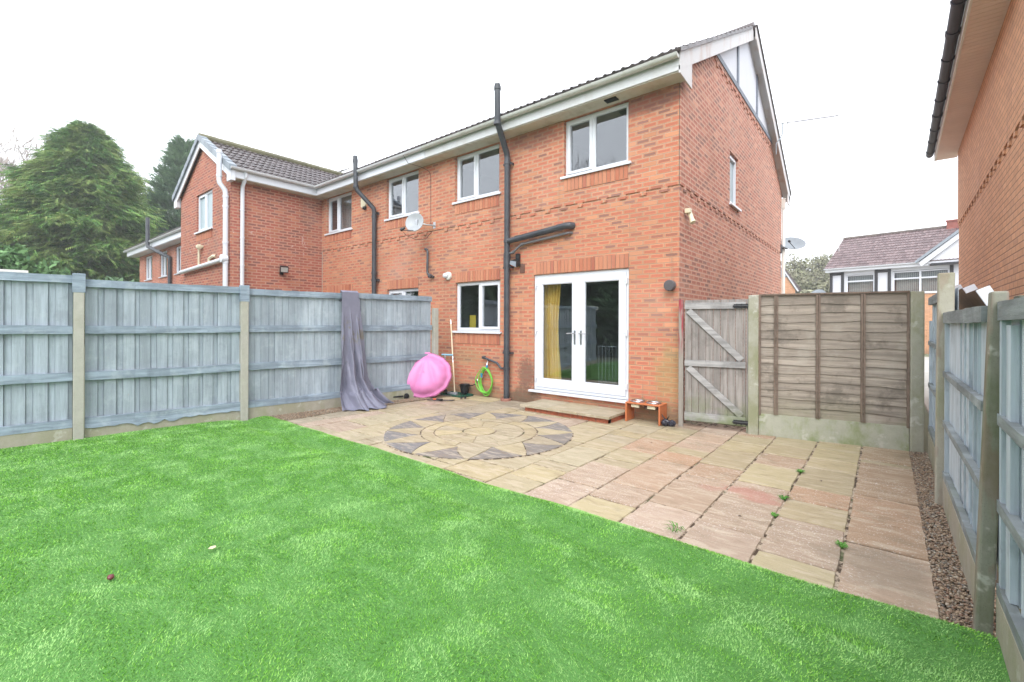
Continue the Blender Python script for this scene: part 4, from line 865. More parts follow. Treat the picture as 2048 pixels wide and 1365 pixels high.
posts = [0, 1.815, 3.42, 5.25]                         # distance along the fence from the first post
def post(parent, O, r, n, w, d, z0, z1, mat, lean=None, name='post'):
    m = M(); fr = (O, r, n, Z3)
    m.lbox(fr, -w/2, w/2, -d/2, d/2, z0, z1)
    if lean:
        m.v = [tuple(Vector(v)+Vector(lean)*((v[2]-GZ)/1.7)) for v in m.v]
    return part(m, name, mat, parent, bev=.008)
segs = [(-1.83,-.055,-.08,2.12,1), (.055,1.765,-.0,2.08,1), (1.87,3.36,0,2.06,0), (3.40,5.17,0,2.075,0)]
for i, (a0, a1, dz, zt, wd) in enumerate(segs):
    O = LF0+LFr*a0
    close_board(FL, O-LFn*.01, LFr, LFn, a1-a0, .25, zt, [(zt-.04,.095),(1.455,.10),(.875,.105),(.30,.10)], 11+i, wide=bool(wd), bottom_tear=(i == 1))
    m = M(); m.lbox((O,LFr,LFn,Z3), 0, a1-a0, -.03, .03, .0, .26); part(m, 'gravel_board', M_gboard if i < 3 else M_concg, FL, bev=.004)
    if i == 1:      # splintered foot of the second panel
        m = M(); rs = random.Random(5); k = 30; w = a1-a0
        tp = [(w*j/k, .27) for j in range(k+1)]; bt = [(w*j/k, .235-(.05 if 8 < j < 18 else .01)*abs(math.sin(j*.9))-rs.uniform(0,.012)) for j in range(k+1)]
        q = lambda a, b_, c: O+LFr*a+LFn*b_+Z3*c
        m.add([q(a,.036,c) for a, c in tp]+[q(a,.046,c) for a, c in bt], [(j, j+1, k+2+j, k+1+j) for j in range(k)]); part(m, 'splintered_edge', M_bluerail, FL)
for i, d in enumerate(posts):
    O = LF0+LFr*d+LFn*.03
    post(FL, O, LFr, LFn, .10, .11, 0, [1.92,1.87,1.86,1.85][i], M_conc)
    if i < 2:
        m = M(); m.lbox((O,LFr,LFn,Z3), -.06,.06,-.05,.058,[1.915,1.865][i],[2.15,2.11][i]); part(m, 'timber_cap', M_bluerail, FL, bev=.004)
# a board lying behind the top of the fence at the far left (white edge)
m = M(); q0 = LF0+LFr*(-1.6)-LFn*.25; m.lbox((q0,LFr,LFn,Z3), -1., 1.15, -.02,.02, 2.02, 2.175); solo(m, 'timber_board', M_creamw, 'pale board edge showing just above the fence at the far left', 'board', tuple(q0))

# right fence
FR = thing('fence', 'flaking blue grey fence with leaning concrete posts along the right side', 'fence', (2.75,-2.6,GZ))
Yv = Vector((0,1,0)); Xn = Vector((-1,0,0))
close_board(FR, Vector((2.768,-3.58,0)), Yv, Xn, 1.92, .33, 1.66, [(1.615,.085),(1.16,.045),(.755,.045),(.34,.05)], 31, M_blueR, M_railR, False, rail_out=.04)
close_board(FR, Vector((2.785,-1.50,0)), Yv, Xn, 1.80, .36, 1.87, [(1.82,.085),(1.35,.045),(.87,.045),(.38,.05)], 32, M_blueR, M_railR, False, rail_out=.04)
close_board(FR, Vector((2.808,-5.70,0)), Yv, Xn, 2.0, .34, 1.66, [(1.625,.085),(1.12,.05),(.72,.05),(.33,.055)], 33, M_blueR, M_railR, True, rail_out=.04)
close_board(FR, Vector((2.86,-7.75,0)), Yv, Xn, 1.98, .34, 1.66, [(1.625,.085),(1.12,.05),(.72,.05),(.33,.055)], 34, M_blueR, M_railR, True, rail_out=.04)
for y0, y1, x_ in ((-3.58,-1.66,2.775),(-1.5,.3,2.79),(-5.70,-3.70,2.812),(-7.75,-5.75,2.86)):
    m = M(); m.box(x_-.045,x_+.0,y0,y1,-.0,.30 if y0 < -3 else .33); part(m, 'gravel_board', M_gboard, FR, bev=.004)
    m = M(); m.box(x_-.037,x_-.006,y1-.052,y1-.006,.3,1.60); m.box(x_-.03,x_-.004,y1-.20,y1-.11,.36,1.56) if y0 < -5 and y0 > -6 else None; part(m, 'edge_batten', M_blueR, FR)
m = M(); m.box(2.687,2.787,-1.65,-1.54,0,1.985); m.v = [(v[0]+.014*(v[2]/2), v[1], v[2]) for v in m.v]; part(m, 'post', concrete('lichen_concrete', (.40,.38,.31), .6, red=.25), FR, bev=.008)
m = M(); m.box(2.697,2.757,-3.69,-3.60,0,1.72); m.v = [(v[0]+.052*(v[2]/1.7), v[1], v[2]) for v in m.v]; part(m, 'post', M_concR, FR, bev=.01)
m = M(); m.box(2.84,2.93,-3.66,-3.56,0,1.70); part(m, 'timber_post', painted_wood('dark_post', (.12,.12,.09), .3, (.3,.3,.25)), FR, bev=.006)
# cross fence with gate
CF0 = Vector((.05,-.11,0)); CFr = (Vector((2.711,.361,0))-CF0).normalized(); CFn = Vector((CFr.y,-CFr.x,0))
dist = lambda x: (x-.05)/CFr.x
FC = thing('fence', 'weathered brown overlap panel between concrete posts at the end of the patio', 'fence', (1.8,.2,GZ))
pc0, pc1 = dist(.985), dist(2.645)
for pc, mt in ((pc0, M_concg), (pc1, M_concg)):
    m = M(); m.lbox((CF0,CFr,CFn,Z3), pc-.062, pc+.062, -.06,.06, 0, 1.945); part(m, 'post', mt, FC, bev=.01)
a0, a1 = pc0+.066, pc1-.066; w = a1-a0; m = M(); rs = random.Random(3); O = CF0+CFr*a0; q = lambda a, b_, c: O+CFr*a+CFn*b_+Z3*c
nb = 14; zs = [.37+(1.93-.37)*i/nb for i in range(nb+1)]; k = 26
for i in range(nb):
    ph = [rs.uniform(0, 6.28) for _ in range(3)]; am = .008 if rs.random() < .7 else .016
    wob = lambda a: am*math.sin(a*4.2+ph[0])+.005*math.sin(a*11+ph[1])+.003*math.sin(a*23+ph[2])
    lo = [(w*j/k, zs[i]+(wob(w*j/k) if i else 0)-.012) for j in range(k+1)]; hi = [(w*j/k, zs[i+1]+.02) for j in range(k+1)]
    f0 = [q(a, .022, c) for a, c in lo]; f1 = [q(a, .004, c) for a, c in hi]; b0 = [q(a, .012, c) for a, c in lo]
    m.add(b0+f0+f1, [(j, j+1, k+2+j, k+1+j) for j in range(k)]+[(k+1+j, k+2+j, 2*k+3+j, 2*k+2+j) for j in range(k)])
part(m, 'lap_boards', M_lap, FC)
m = M(); bx = [dist(v)-a0 for v in (1.245,1.70,2.15)]
for b_ in bx: m.lbox((O,CFr,CFn,Z3), b_-.025, b_-.002, .018,.042,.36,1.93); m.lbox((O,CFr,CFn,Z3), b_+.002, b_+.024, .018,.040,.36,1.93)
for b_ in (.012, w-.012): m.lbox((O,CFr,CFn,Z3), b_-.012, b_+.012, .010,.040,.34,1.935)
part(m, 'battens', M_bat, FC)
m = M(); m.lbox((O,CFr,CFn,Z3), -.0, w, -.03,.045,1.935,1.955); part(m, 'capping', M_bat, FC)
m = M(); m.lbox((O,CFr,CFn,Z3), -.0, w, -.028,.024,.0,.36); part(m, 'gravel_board', concrete('algae_concrete', (.42,.42,.34), .85, gl=(.22,.27,.10)), FC, bev=.004)
GT = thing('gate', 'silvered timber ledged gate with diagonal braces beside the house corner', 'gate', (.5,-.03,GZ))
ga0, ga1 = dist(.12), dist(.895); gw_ = ga1-ga0; O = CF0+CFr*ga0; fr = (O,CFr,CFn,Z3)
m = M(); a = 0; rs = random.Random(9)
while a < gw_-.01:
    b1 = min(gw_, a+.094); m.lbox(fr, a+.002, b1-.002, -.02, rs.uniform(-.003,.002), .155+rs.uniform(-.006,.006), 1.895); a = b1
part(m, 'gate_boards', M_gate, GT, bev=.002)
def plank(m, fr, p0, p1, w_, b0, b1):
    p0, p1 = Vector((p0[0],p0[1])), Vector((p1[0],p1[1])); d = (p1-p0).normalized(); nn = Vector((-d.y,d.x))*w_/2; O_, r_, n_, u_ = fr
    c = [p0-nn, p1-nn, p1+nn, p0+nn]; m.hexa([O_+r_*v.x+n_*b0+u_*v.y for v in c]+[O_+r_*v.x+n_*b1+u_*v.y for v in c])
m = M(); m.lbox(fr, 0, gw_, .003,.03,1.765,1.855); part(m, 'ledge', M_gater, GT, bev=.004)
m = M(); m.lbox(fr, 0, gw_, .003,.031,.95,1.035); part(m, 'ledge', M_gater, GT, bev=.004)
m = M(); m.lbox(fr, 0, gw_, .003,.03,.17,.285); part(m, 'ledge', M_gater, GT, bev=.004)
m = M(); plank(m, fr, (.05,1.745), (gw_-.05,1.06), .085, .003,.029); part(m, 'brace', M_gater, GT, bev=.004)
m = M(); plank(m, fr, (.05,.93), (gw_-.05,.30), .085, .003,.029); part(m, 'brace', M_gater, GT, bev=.004)
m = M(); m.lbox((CF0,CFr,CFn,Z3), dist(.072)-.032, dist(.072)+.03, -.035,.035,0,1.905); part(m, 'hanging_post', M_gpost, GT, bev=.005)
m = M(); m.lbox(fr, gw_+.005, gw_+.045, -.03,.02,0,1.895); part(m, 'slam_post', M_gate, GT, bev=.004)
for z in (1.80,.215):
    m = M(); m.lbox(fr, gw_-.15, gw_+.035, .031,.038,z-.028,z+.028); m.tube([O+CFr*(gw_-.16)+CFn*.045+Z3*z, O+CFr*(gw_+.04)+CFn*.045+Z3*z], .012, 8)
    for a in (-.12,-.06,.0): m.lbox(fr, gw_+a, gw_+a+.02, .036,.052,z-.032,z+.032)
    part(m, 'bolt', M_black, GT, bev=.002)
# boards behind the right fence
def leaning(y0, z0, lab):
    t = thing('leaning_board', lab, 'board', (3.1,y0,GZ), 'boards leaning behind the right fence')
    fr = (Vector((2.95,y0,z0)), Vector((.45,0,-.89)).normalized(), Vector((0,-1,0)), Vector((.89,0,.45)).normalized())
    m = M(); m.lbox(fr, -.02, 1.9, -.93,-.03, -.02,.03); part(m, 'board', plain('brown_panel', (.24,.155,.09), .7, .2, 8), t)
    m = M(); m.lbox(fr, -.015, 1.9, -.03,.0, -.04,.045); part(m, 'white_edge', M_white, t, bev=.003)
leaning(0.0, 1.955, 'brown board with a white end leaning behind the fence beside the tall lichen post'); leaning(-.97, 1.895, 'brown board with a white end behind the fence, just left of the leaning post'); leaning(-1.75, 1.83, 'brown board whose white end just shows behind the top of the leaning post')

g = M(); g.box(2.95, 3.6, -4, 9, .0, .05); g.box(-60, 40, 9.2, 22, .0, .03); solo(g, 'bounce_path', plain('pale_concrete', (.42,.40,.36), .9, .1, 2), None, None, kind='structure')  # side passage strip, unseen, added to bounce light up to the soffit slats
# ---------------------------------------------------------------- right-hand house
HR = thing('brick_house', 'tan brick house wall with slatted eaves and black gutter at the right edge', 'house', (3.5,2,0))
ang = rad(.95); Rd = Vector((-math.sin(ang)*1, -math.cos(ang), 0)); Rn = Vector((-math.cos(ang), math.sin(ang), 0)); R0 = Vector((3.53,6.30,0))
frR = (R0, Rd, Rn, Z3); m = M(); wall_rect(m, frR, 0, 8.5, 0, 3.62, []); wall_rect(m, frR, 0, 8.5, 3.62, 5.2, [], b=.018)
O_ = R0; m.quad(O_+Z3*3.62, O_+Rd*8.5+Z3*3.62, O_+Rd*8.5+Rn*.018+Z3*3.62, O_+Rn*.018+Z3*3.62)
m.quad(R0, R0-Rn*5, R0-Rn*5+Z3*5.2, R0+Z3*5.2); m.quad(R0+Rd*8.5, R0+Rd*8.5-Rn*5, R0+Rd*8.5-Rn*5+Z3*5.2, R0+Rd*8.5+Z3*5.2); part(m, 'wall', M_brickR, HR)
for k in range(25): m = M(); m.lbox(frR, .20+k*.3375, .303+k*.3375, 0,.0185,3.548,3.6205); part(m, 'dentil', M_brickR, HR)
m = M()
k = -.42
while k < 8.6: m.lbox(frR, k, k+.094, .0,.335,5.115,5.13); k += .10
part(m, 'soffit_slats', plain('buff_soffit', (.78,.64,.57), .7, .06, 3), HR)
m = M(); m.lbox(frR, -.42, 8.6, .0,.36,5.13,5.15); part(m, 'soffit_board', plain('soffit_gap', (.28,.20,.17), .8), HR)
m = M(); m.lbox(frR, -.43, 8.6, .335,.36,5.105,5.30); part(m, 'fascia', M_creamw, HR)
gR0, gR1 = R0+Rd*(-.45)+Rn*.43+Z3*5.27, R0+Rd*8.6+Rn*.43+Z3*5.27
M_gutB = plain('black_gutter', (.018,.018,.03), .55, .2, 5)
m = M(); gutter(m, gR0, gR1, .062); part(m, 'gutter', M_gutB, HR, smooth='auto')
clips('gutter_bracket', M_gutB, HR, gR0, gR1, .068, .75, .05)
m = M(); tile_roof(m, R0+Rd*(-.43)+Rn*.40+Z3*5.32, Rd, (-Rn*2+Z3*1.15), 9.0, 4.0); part(m, 'roof', M_tile, HR, smooth='auto')

# ---------------------------------------------------------------- far right house (white and black upper storey)
HB = thing('brick_house', 'far house with black and white timbered front and mauve tiled roof', 'house', (1.5,26,0), None)
pA = Vector((-.25,26.4,0)); pB = Vector((3.55,25.6,0)); fr_ = (pB-pA).normalized(); fn = Vector((fr_.y,-fr_.x,0)); F_ = (pA,fr_,fn,Z3)
h_holes = [(.85,2.18,3.22,4.40), (2.98,5.25,3.22,4.44)]
m = M(); wall_rect(m, F_, .05, 9.0, 0, 3.22, []); m.quad(pA+fr_*.05, pA+fr_*.05-fn*7, pA+fr_*.05-fn*7+Z3*4.6, pA+fr_*.05+Z3*4.6); part(m, 'wall', M_brickR, HB)
m = M(); wall_rect(m, F_, .05, 9.0, 3.22, 4.60, h_holes, b=.02); part(m, 'render_panel', M_render, HB)
M_blk = plain('black_timber', (.03,.03,.035), .5, .2, 5)
for q_ in [(a, a+.14, .02,.06,3.0,4.58) for a in (.05,.62,2.2,2.78,5.27,6.55)]+[(.19,.62,.02,.06,4.42,4.57),(2.34,2.78,.02,.06,4.42,4.57),(4.60,8.6,.36,.40,4.58,4.70)]: m = M(); m.lbox(F_, *q_); part(m, 'timber_strip', M_blk, HB)
window(HB, (pA+fr_*.85+Z3*3.22,fr_,fn,Z3), 1.33, 1.18, None, (), trans=.38, roomdep=2.); window(HB, (pA+fr_*2.98+Z3*3.22,fr_,fn,Z3), 2.27, 1.2, .5, (), trans=.40, roomdep=2.)
m = M()
for a0_, n__ in ((.95,14),(3.1,24)):
    for k in range(n__): m.lbox(F_, a0_+k*.085, a0_+k*.085+.06, -.25,-.245,3.28,4.35)
solo(m, 'window_blind', plain('far_blind', (.6,.58,.52), .8), 'pale vertical blinds inside the windows of the far timbered house', 'blind', tuple(pA+fr_*2))
m = M(); m.lbox(F_, -.1, 4.5, .0,.34,4.60,4.78); part(m, 'fascia', M_white, HB)
m = M(); gutter(m, pA+fr_*(-.15)+fn*.40+Z3*4.80, pA+fr_*4.5+fn*.40+Z3*4.80, .07); part(m, 'gutter', M_white, HB, smooth='auto')
SB = (-fn*3.6+Z3*2.25).normalized(); m = M(); tile_roof(m, pA+fr_*(-.15)+fn*.36+Z3*4.80, fr_, SB, 9.5, 4.15, per=4)
tl_o = pA-fn*3.1+Z3*7.0; m.quad(pA+fr_*(-.15)-fn*3.2+Z3*7.05, pA+fr_*9.3-fn*3.2+Z3*7.05, pA+fr_*9.3-fn*7+Z3*4.8, pA+fr_*(-.15)-fn*7+Z3*4.8); rf = part(m, 'roof', M_tileR, HB, smooth='auto')
m = M()
for k in range(22): a = -.15+k*.43; p = pA+fr_*a-fn*3.22+Z3*7.03; m.tube([p, p+fr_*.43], .11, 8)
part(m, 'ridge_tiles', tiles('dark_ridge', (.1,.08,.07), (.15,.12,.1), .6), rf)
for a in (4.75,5.75):
    m = M(); m.lbox((pA-fn*3.2,fr_,fn,Z3), a, a+.62, -.3,.3,6.8,7.35 if a > 5 else 7.28); m.lbox((pA-fn*3.2,fr_,fn,Z3), a-.04, a+.66, -.34,.34,7.28 if a < 5 else 7.35,7.36 if a < 5 else 7.43); part(m, 'chimney', plain('chimney_brick', (.28,.10,.08), .9, .2, 8), rf)
# gabled bay on the right of it
m = M(); gc = 6.55; zb, zt_ = 4.68, 6.72; hw = 2.15
q = lambda a, b_, c: pA+fr_*a+fn*b_+Z3*c
m.quad(q(gc-hw,.34,zb), q(gc+hw,.34,zb), q(gc,.34,zt_)); part(m, 'gable_panel', M_render, HB)
m = M(); m.lbox(F_, gc-.09, gc+.09, .36,.41,zb, zt_-.25); part(m, 'timber_strip', M_blk, HB)
for s1 in (-1,1):
    m = M(); m.hexa([q(gc,.40,zt_-.10),q(gc+s1*(hw+.15),.40,zb-.12),q(gc+s1*(hw+.15),.50,zb-.12),q(gc,.50,zt_-.10),q(gc,.40,zt_+.16),q(gc+s1*(hw+.25),.40,zb+.10),q(gc+s1*(hw+.25),.50,zb+.10),q(gc,.50,zt_+.16)]); part(m, 'bargeboard', M_white, HB)
    m = M(); m.hexa([q(gc,-2.4,zt_+.16),q(gc+s1*(hw+.35),-.2,zb+.06),q(gc+s1*(hw+.35),.60,zb+.06),q(gc,.60,zt_+.16),q(gc,-2.4,zt_+.30),q(gc+s1*(hw+.40),-.2,zb+.17),q(gc+s1*(hw+.40),.60,zb+.17),q(gc,.60,zt_+.32)]); part(m, 'bay_roof', M_tileg, HB)
ae = thing('tv_aerial', 'faint television aerial above the left end of the far timbered house', 'aerial', (-.3,27,5.6), 'television aerials')
m = M(); p = pA+fr_*.05-fn*1.6; m.tube([p+Z3*5.6, p+Z3*7.75], .018, 5); m.tube([p+Z3*7.75-fr_*.62-Z3*.02, p+Z3*7.75+fr_*1.1+Z3*.12], .012, 5); m.tube([p+Z3*6.0, p+Z3*6.0-fr_*.2], .02, 4); part(m, 'antenna', plain('aerial_grey', (.5,.5,.5), .5), ae)
dish((-.75,25.9,3.25), (-.1,-1,.5), .42, 'dark dish top showing over the brown panel, left of the far timbered house', M_dish, (0,-.4,-.2))
# small gable far behind the corner
HS = thing('brick_house', 'distant orange brick gable showing beyond the corner downpipe', 'house', (-5,37,0))
p0 = Vector((-6.35,36.6,0)); r = Vector((.95,.15,0)).normalized(); n = Vector((.15,-.95,0)).normalized(); f = (p0,r,n,Z3); q = lambda a, b_, c: p0+r*a+n*b_+Z3*c
m = M(); m.quad(q(0,0,0),q(3.0,0,0),q(3.0,0,4.35),q(1.75,0,6.6),q(0,0,4.35)); part(m, 'wall', M_brickR, HS)
m = M(); m.quad(q(.9,.02,5.5),q(2.36,.02,5.5),q(1.75,.02,6.62)); part(m, 'render_panel', M_render, HS)
m = M(); m.lbox(f,.8,2.45,.02,.06,5.42,5.55); m.lbox(f,1.95,2.05,.02,.05,5.5,6.2); part(m, 'timber_strip', M_timber, HS)
m = M(); m.hexa([q(1.75,.06,6.68),q(3.15,.06,4.2),q(3.15,.16,4.2),q(1.75,.16,6.68),q(1.75,.06,6.92),q(3.28,.06,4.25),q(3.28,.16,4.25),q(1.75,.16,6.92)]); m.hexa([q(1.75,.06,6.68),q(.3,.06,4.2),q(.3,.16,4.2),q(1.75,.16,6.68),q(1.75,.06,6.92),q(.17,.06,4.25),q(.17,.16,4.25),q(1.75,.16,6.92)]); part(m, 'bargeboard', M_white, HS)
m = M(); m.hexa([q(1.75,-6,6.85),q(3.3,-6,4.2),q(3.3,.2,4.2),q(1.75,.2,6.85),q(1.75,-6,7.0),q(3.45,-6,4.3),q(3.45,.2,4.3),q(1.75,.2,7.0)]); part(m, 'roof', M_tile, HS)

# ---------------------------------------------------------------- far left house
HL = thing('brick_house', 'further brick house with three white windows and a black pipe, left of the wing', 'house', (-25,0,0))
fL = FB(0,0,-.35); hl = [(-28.35,-27.0,3.75,5.0),(-25.6,-24.4,3.75,5.0),(-23.05,-21.8,3.75,5.0)]
m = M(); wall_rect(m, fL, -29.55, -16, 0, 5.2, hl); m.quad((-29.55,-.35,0),(-29.55,6,0),(-29.55,6,5.2),(-29.55,-.35,5.2)); part(m, 'wall', M_brickW, HL)
for a, b_, c, d in hl: window(HL, FB(a,c,-.35), b_-a, d-c, .5, (0,), roomdep=2)
m = M(); m.box(-30.1,-15.2,-.80,-.78,5.13,5.36); part(m, 'fascia', M_white, HL)
m = M(); m.box(-30.1,-15.2,-.78,-.35,5.11,5.13); part(m, 'soffit', M_white, HL)
m = M(); gutter(m, (-15.2,-.86,5.42), (-30.3,-.86,5.42), .075); part(m, 'gutter', M_gutW, HL, smooth='auto')
m = M(); tile_roof(m, (-30.3,-.88,5.45), (1,0,0), Vector((0,4.5,2.5)), 15.5, 5.1, per=3); part(m, 'roof', M_tile, HL, smooth='auto')
m = M(); m.tube([(-23.55,-.45,0),(-23.55,-.45,4.55),(-23.9,-.7,4.75),(-25.05,-.95,5.15),(-25.1,-.95,5.3),(-25.1,-.95,6.55)], .085, 8); part(m, 'soil_pipe', M_pipe, HL, smooth='auto')

# ---------------------------------------------------------------- trees
def conifer(loc, H_, R_, seed, mat, label, nb=520, prof=.75, spray=.75, droop=.35, up=0., cut=1.):
    rg = np.random.default_rng(seed); t = thing('conifer_tree', label, 'tree', loc, 'conifers beyond the left fence'); L0 = Vector(loc)
    m = M(); m.tube([L0, L0+Vector((.1,0,H_*.5)), L0+Vector((0,.05,H_*.96))], R_*.07, 8, r2=.03)
    for k in range(44):
        h = H_*rg.uniform(.1,.85); a = rg.uniform(0, 2*PI); rr = R_*(1-h/H_)**prof*.8; m.tube([L0+Z3*h, L0+Vector((math.cos(a)*rr*.5, math.sin(a)*rr*.5, h+rr*.06)), L0+Vector((math.cos(a)*rr, math.sin(a)*rr, h-rr*.05))], .05, 5, r2=.015)
    part(m, 'trunk', M_bark, t)
    # one frond: midrib strip and paired leaflets, as thin triangles
    tri = []; K = 7
    for i in range(K):
        s = .12+.88*i/K; l = .36*(1-.5*i/K)
        for sd in (-1, 1): tri.append([(s, 0, 0), (s+.12, .03*sd, 0), (s+l*.8, sd*l*.62, -.05-.06*i/K)])
    tri.append([(0,-.03,0),(0,.03,0),(1.05,0,-.12)]); tri = np.array(tri)
    Vs = []
    for b in range(nb):
        hf = rg.random()**1.15; h = H_*(.09+.90*hf); a = rg.uniform(0, 2*PI)
        rr = R_*min(1, (1-hf)/cut)**prof*(.80+.14*math.sin(a*5+h*1.9)+.13*math.sin(a*3-h*2.7)+rg.uniform(-.10,.14))+.10
        nf = int(6+14*rr/R_)
        s = rg.uniform(.25, 1., nf)**.55; sp_ = spray*(.5+.75*rg.random(nf))*(.55+.45*rr/R_)
        aa = a+rg.normal(0, .26, nf)*(1.1-s*.5); dz = -droop*rr*.25*s**2+up*rr*s
        P = np.c_[np.cos(aa)*rr*s, np.sin(aa)*rr*s, h+dz+rg.normal(0, .10, nf)]
        yaw = aa+rg.normal(0, .55, nf); pit = -droop*.8+up*1.2+rg.normal(0, .22, nf); rol = rg.normal(0, .5, nf)
        cy, sy, cp, sp2, cr, sr = np.cos(yaw), np.sin(yaw), np.cos(pit), np.sin(pit), np.cos(rol), np.sin(rol)
        T_ = tri[None]*sp_[:,None,None,None]; x, y, z = T_[...,0], T_[...,1], T_[...,2]
        e = lambda v: v[:,None,None]
        y, z = y*e(cr)-z*e(sr), y*e(sr)+z*e(cr); x, z = x*e(cp)-z*e(sp2), x*e(sp2)+z*e(cp); x, y = x*e(cy)-y*e(sy), x*e(sy)+y*e(cy)
        Vs.append((np.stack([x, y, z], -1)+P[:,None,None,:]).reshape(-1, 3))
    V = np.concatenate(Vs)+np.array(loc); npmesh('crown', V, np.arange(len(V)).reshape(-1, 3), mat, t, loc)
    return t
conifer((-41.1,-1.0,0), 15.6, 4.45, 3, M_con, 'large broad green conifer standing beyond the left fence', 3600, .60, .85, .45, cut=.52)
conifer((-45.6,6.0,0), 17.4, 4.6, 5, M_con2, 'darker upright conifer half hidden behind the wing roof', 900, .8, 1.4, .1, .55)
conifer((-15.5,-11.0,0), 6.8, 4.0, 8, M_con2, 'dark conifer past the left fence, seen only reflected in the French door glass', 520, .5, 1.5, .4)
conifer((-11.0,-13.5,0), 6.6, 3.8, 9, M_con2, 'second dark conifer, seen only reflected in the glass above the fence', 520, .5, 1.5, .4)
conifer((-6.0,-16.5,0), 6.5, 3.8, 10, M_con2, 'third dark conifer behind the viewpoint, seen only reflected in the windows', 520, .5, 1.5, .4)
def bare_tree(loc, H_, seed, label, grp, mat=M_twig, leaf=None, lv=6, spread=.5, r0=None, thick=1., rmin=.004):
    rs = random.Random(seed); t = thing('deciduous_tree', label, 'tree', loc, grp); m = M(); tr = M(); tips = []
    def grow(p, d, l, r, k):
        e = p+d*l; mid = p.lerp(e, .5)+Vector((rs.uniform(-1,1), rs.uniform(-1,1), 0))*l*.05
        (tr if k >= lv-1 else m).tube([p, mid, e], r, 5 if k > 3 else 3, False, r2=r*.62)
        if k <= 2: tips.append(e)
        if k == 0: return
        for _ in range(3 if k > 1 else 4):
            nd = (d+Vector((rs.gauss(0,spread), rs.gauss(0,spread), rs.gauss(.08,spread*.6)))).normalized(); grow(e if rs.random() < .6 else p.lerp(e, rs.uniform(.5,.95)), nd, l*rs.uniform(.62,.86), max(r*.6, rmin), k-1)
    grow(Vector(loc), Vector((0,0,1)), H_*.27, (r0 or H_*.018)*thick, lv)
    part(tr, 'trunk', M_bark, t); cr = part(m, 'crown', mat, t)
    if leaf:
        rg = np.random.default_rng(seed); P = np.array([tuple(v) for v in tips]); P = np.repeat(P, 7, 0)+rg.normal(0, H_*.03, (len(P)*7, 3)); n = len(P)
        s = H_*.011*(.6+rg.random(n))[:,None]; A = rg.normal(0, 1, (n, 3)); B = rg.normal(0, 1, (n, 3)); A /= np.linalg.norm(A, axis=1)[:,None]; B /= np.linalg.norm(B, axis=1)[:,None]
        V = np.stack([P-A*s, P+A*s, P+B*s*1.4], 1).reshape(-1, 3); npmesh('leaves', V, np.arange(len(V)).reshape(-1, 3), leaf, t, loc)
    return t
for i, (p, h, lab) in enumerate([((-80,-6,0),28,'tall bare pale tree at the far left edge, behind the conifer'), ((-78,-.5,0),27,'bare pale tree just left of the big conifer top'), ((-70,5,0),20,'lower bare tree behind the left side of the big conifer')]):
    bare_tree(p, h, 20+i, lab, 'bare trees beyond the left fence', leaf=None, spread=.42, thick=.9, lv=7, rmin=.028)
bare_tree((-9.5,-15,0), 13, 33, 'bare tree behind the viewpoint, seen only reflected in the upper window panes', None, M_bark, spread=.45, lv=6)
for i, (p, h, lf, lab) in enumerate([((-7.0,58,0),10.6,M_mist,'misty tree in thin leaf in the gap, nearest the small gable'), ((-4.6,61,0),11.4,M_mist,'taller misty green tree in the middle of the gap'), ((-1.9,63,0),10.6,M_mist,'misty tree in the gap nearest the timbered house'),((-9.3,62,0),11.6,None,'bare misty tree rising behind the small distant gable'),((.8,66,0),10.2,None,'bare misty tree just behind the roof corner of the timbered house')]):
    bare_tree(p, h, 50+i, lab, 'misty trees in the gap between houses', leaf=lf, spread=.5, rmin=.022)
def bush(loc, r, h, seed, mat, name, label, cat, n=5000, grp=None, sz=.05):
    rg = np.random.default_rng(seed); t = thing(name, label, cat, loc, grp); m = M()
    for k in range(14): a = rg.uniform(0,2*PI); m.tube([Vector(loc), Vector(loc)+Vector((math.cos(a)*r*.6, math.sin(a)*r*.6, h*.8))], .03, 5, r2=.008)
    part(m, 'stem', M_bark, t)
    d = rg.normal(0, 1, (n, 3)); d /= np.linalg.norm(d, axis=1)[:,None]; q = rg.random(n)**.4*(.8+.2*np.sin(d[:,0]*7+d[:,2]*5)+.12*np.sin(d[:,1]*11))
    P = d*q[:,None]*np.array([r, r, h*.5])+np.array([0,0,h*.52])+np.array(loc); A = rg.normal(0, 1, (n, 3)); A /= np.linalg.norm(A, axis=1)[:,None]; B = np.cross(A, rg.normal(0, 1, (n, 3))); B /= np.linalg.norm(B, axis=1)[:,None]
    s = sz*(.6+rg.random(n))[:,None]; V = np.stack([P-A*s*1.5, P-B*s*.6, P+A*s*1.5, P+B*s*.6], 1).reshape(-1, 3); npmesh('leaves', V, np.arange(len(V)).reshape(-1, 4), mat, t, loc)
bush((-24.0,-5.6,0), 2.2, 4.5, 4, M_bush, 'shrub', 'light green leafy shrub in front of the conifer at the left edge', 'shrub', 9000, sz=.09)
bush((-40,-10,0), 6, 7.5, 6, M_con2, 'shrub', 'dark evergreen thicket low behind the shrub at the left edge', 'shrub', 9000, sz=.2)
bush((-38,1,0), 4.5, 4.6, 12, M_con2, 'shrub', 'dark undergrowth under the big conifer beside the far left house', 'shrub', 6000, sz=.16)
bush((-4.5,56,0), 9, 7.0, 7, M_mist, 'hedge', 'misty brown green hedge bank low in the gap between the houses', 'hedge', 14000, sz=.16)

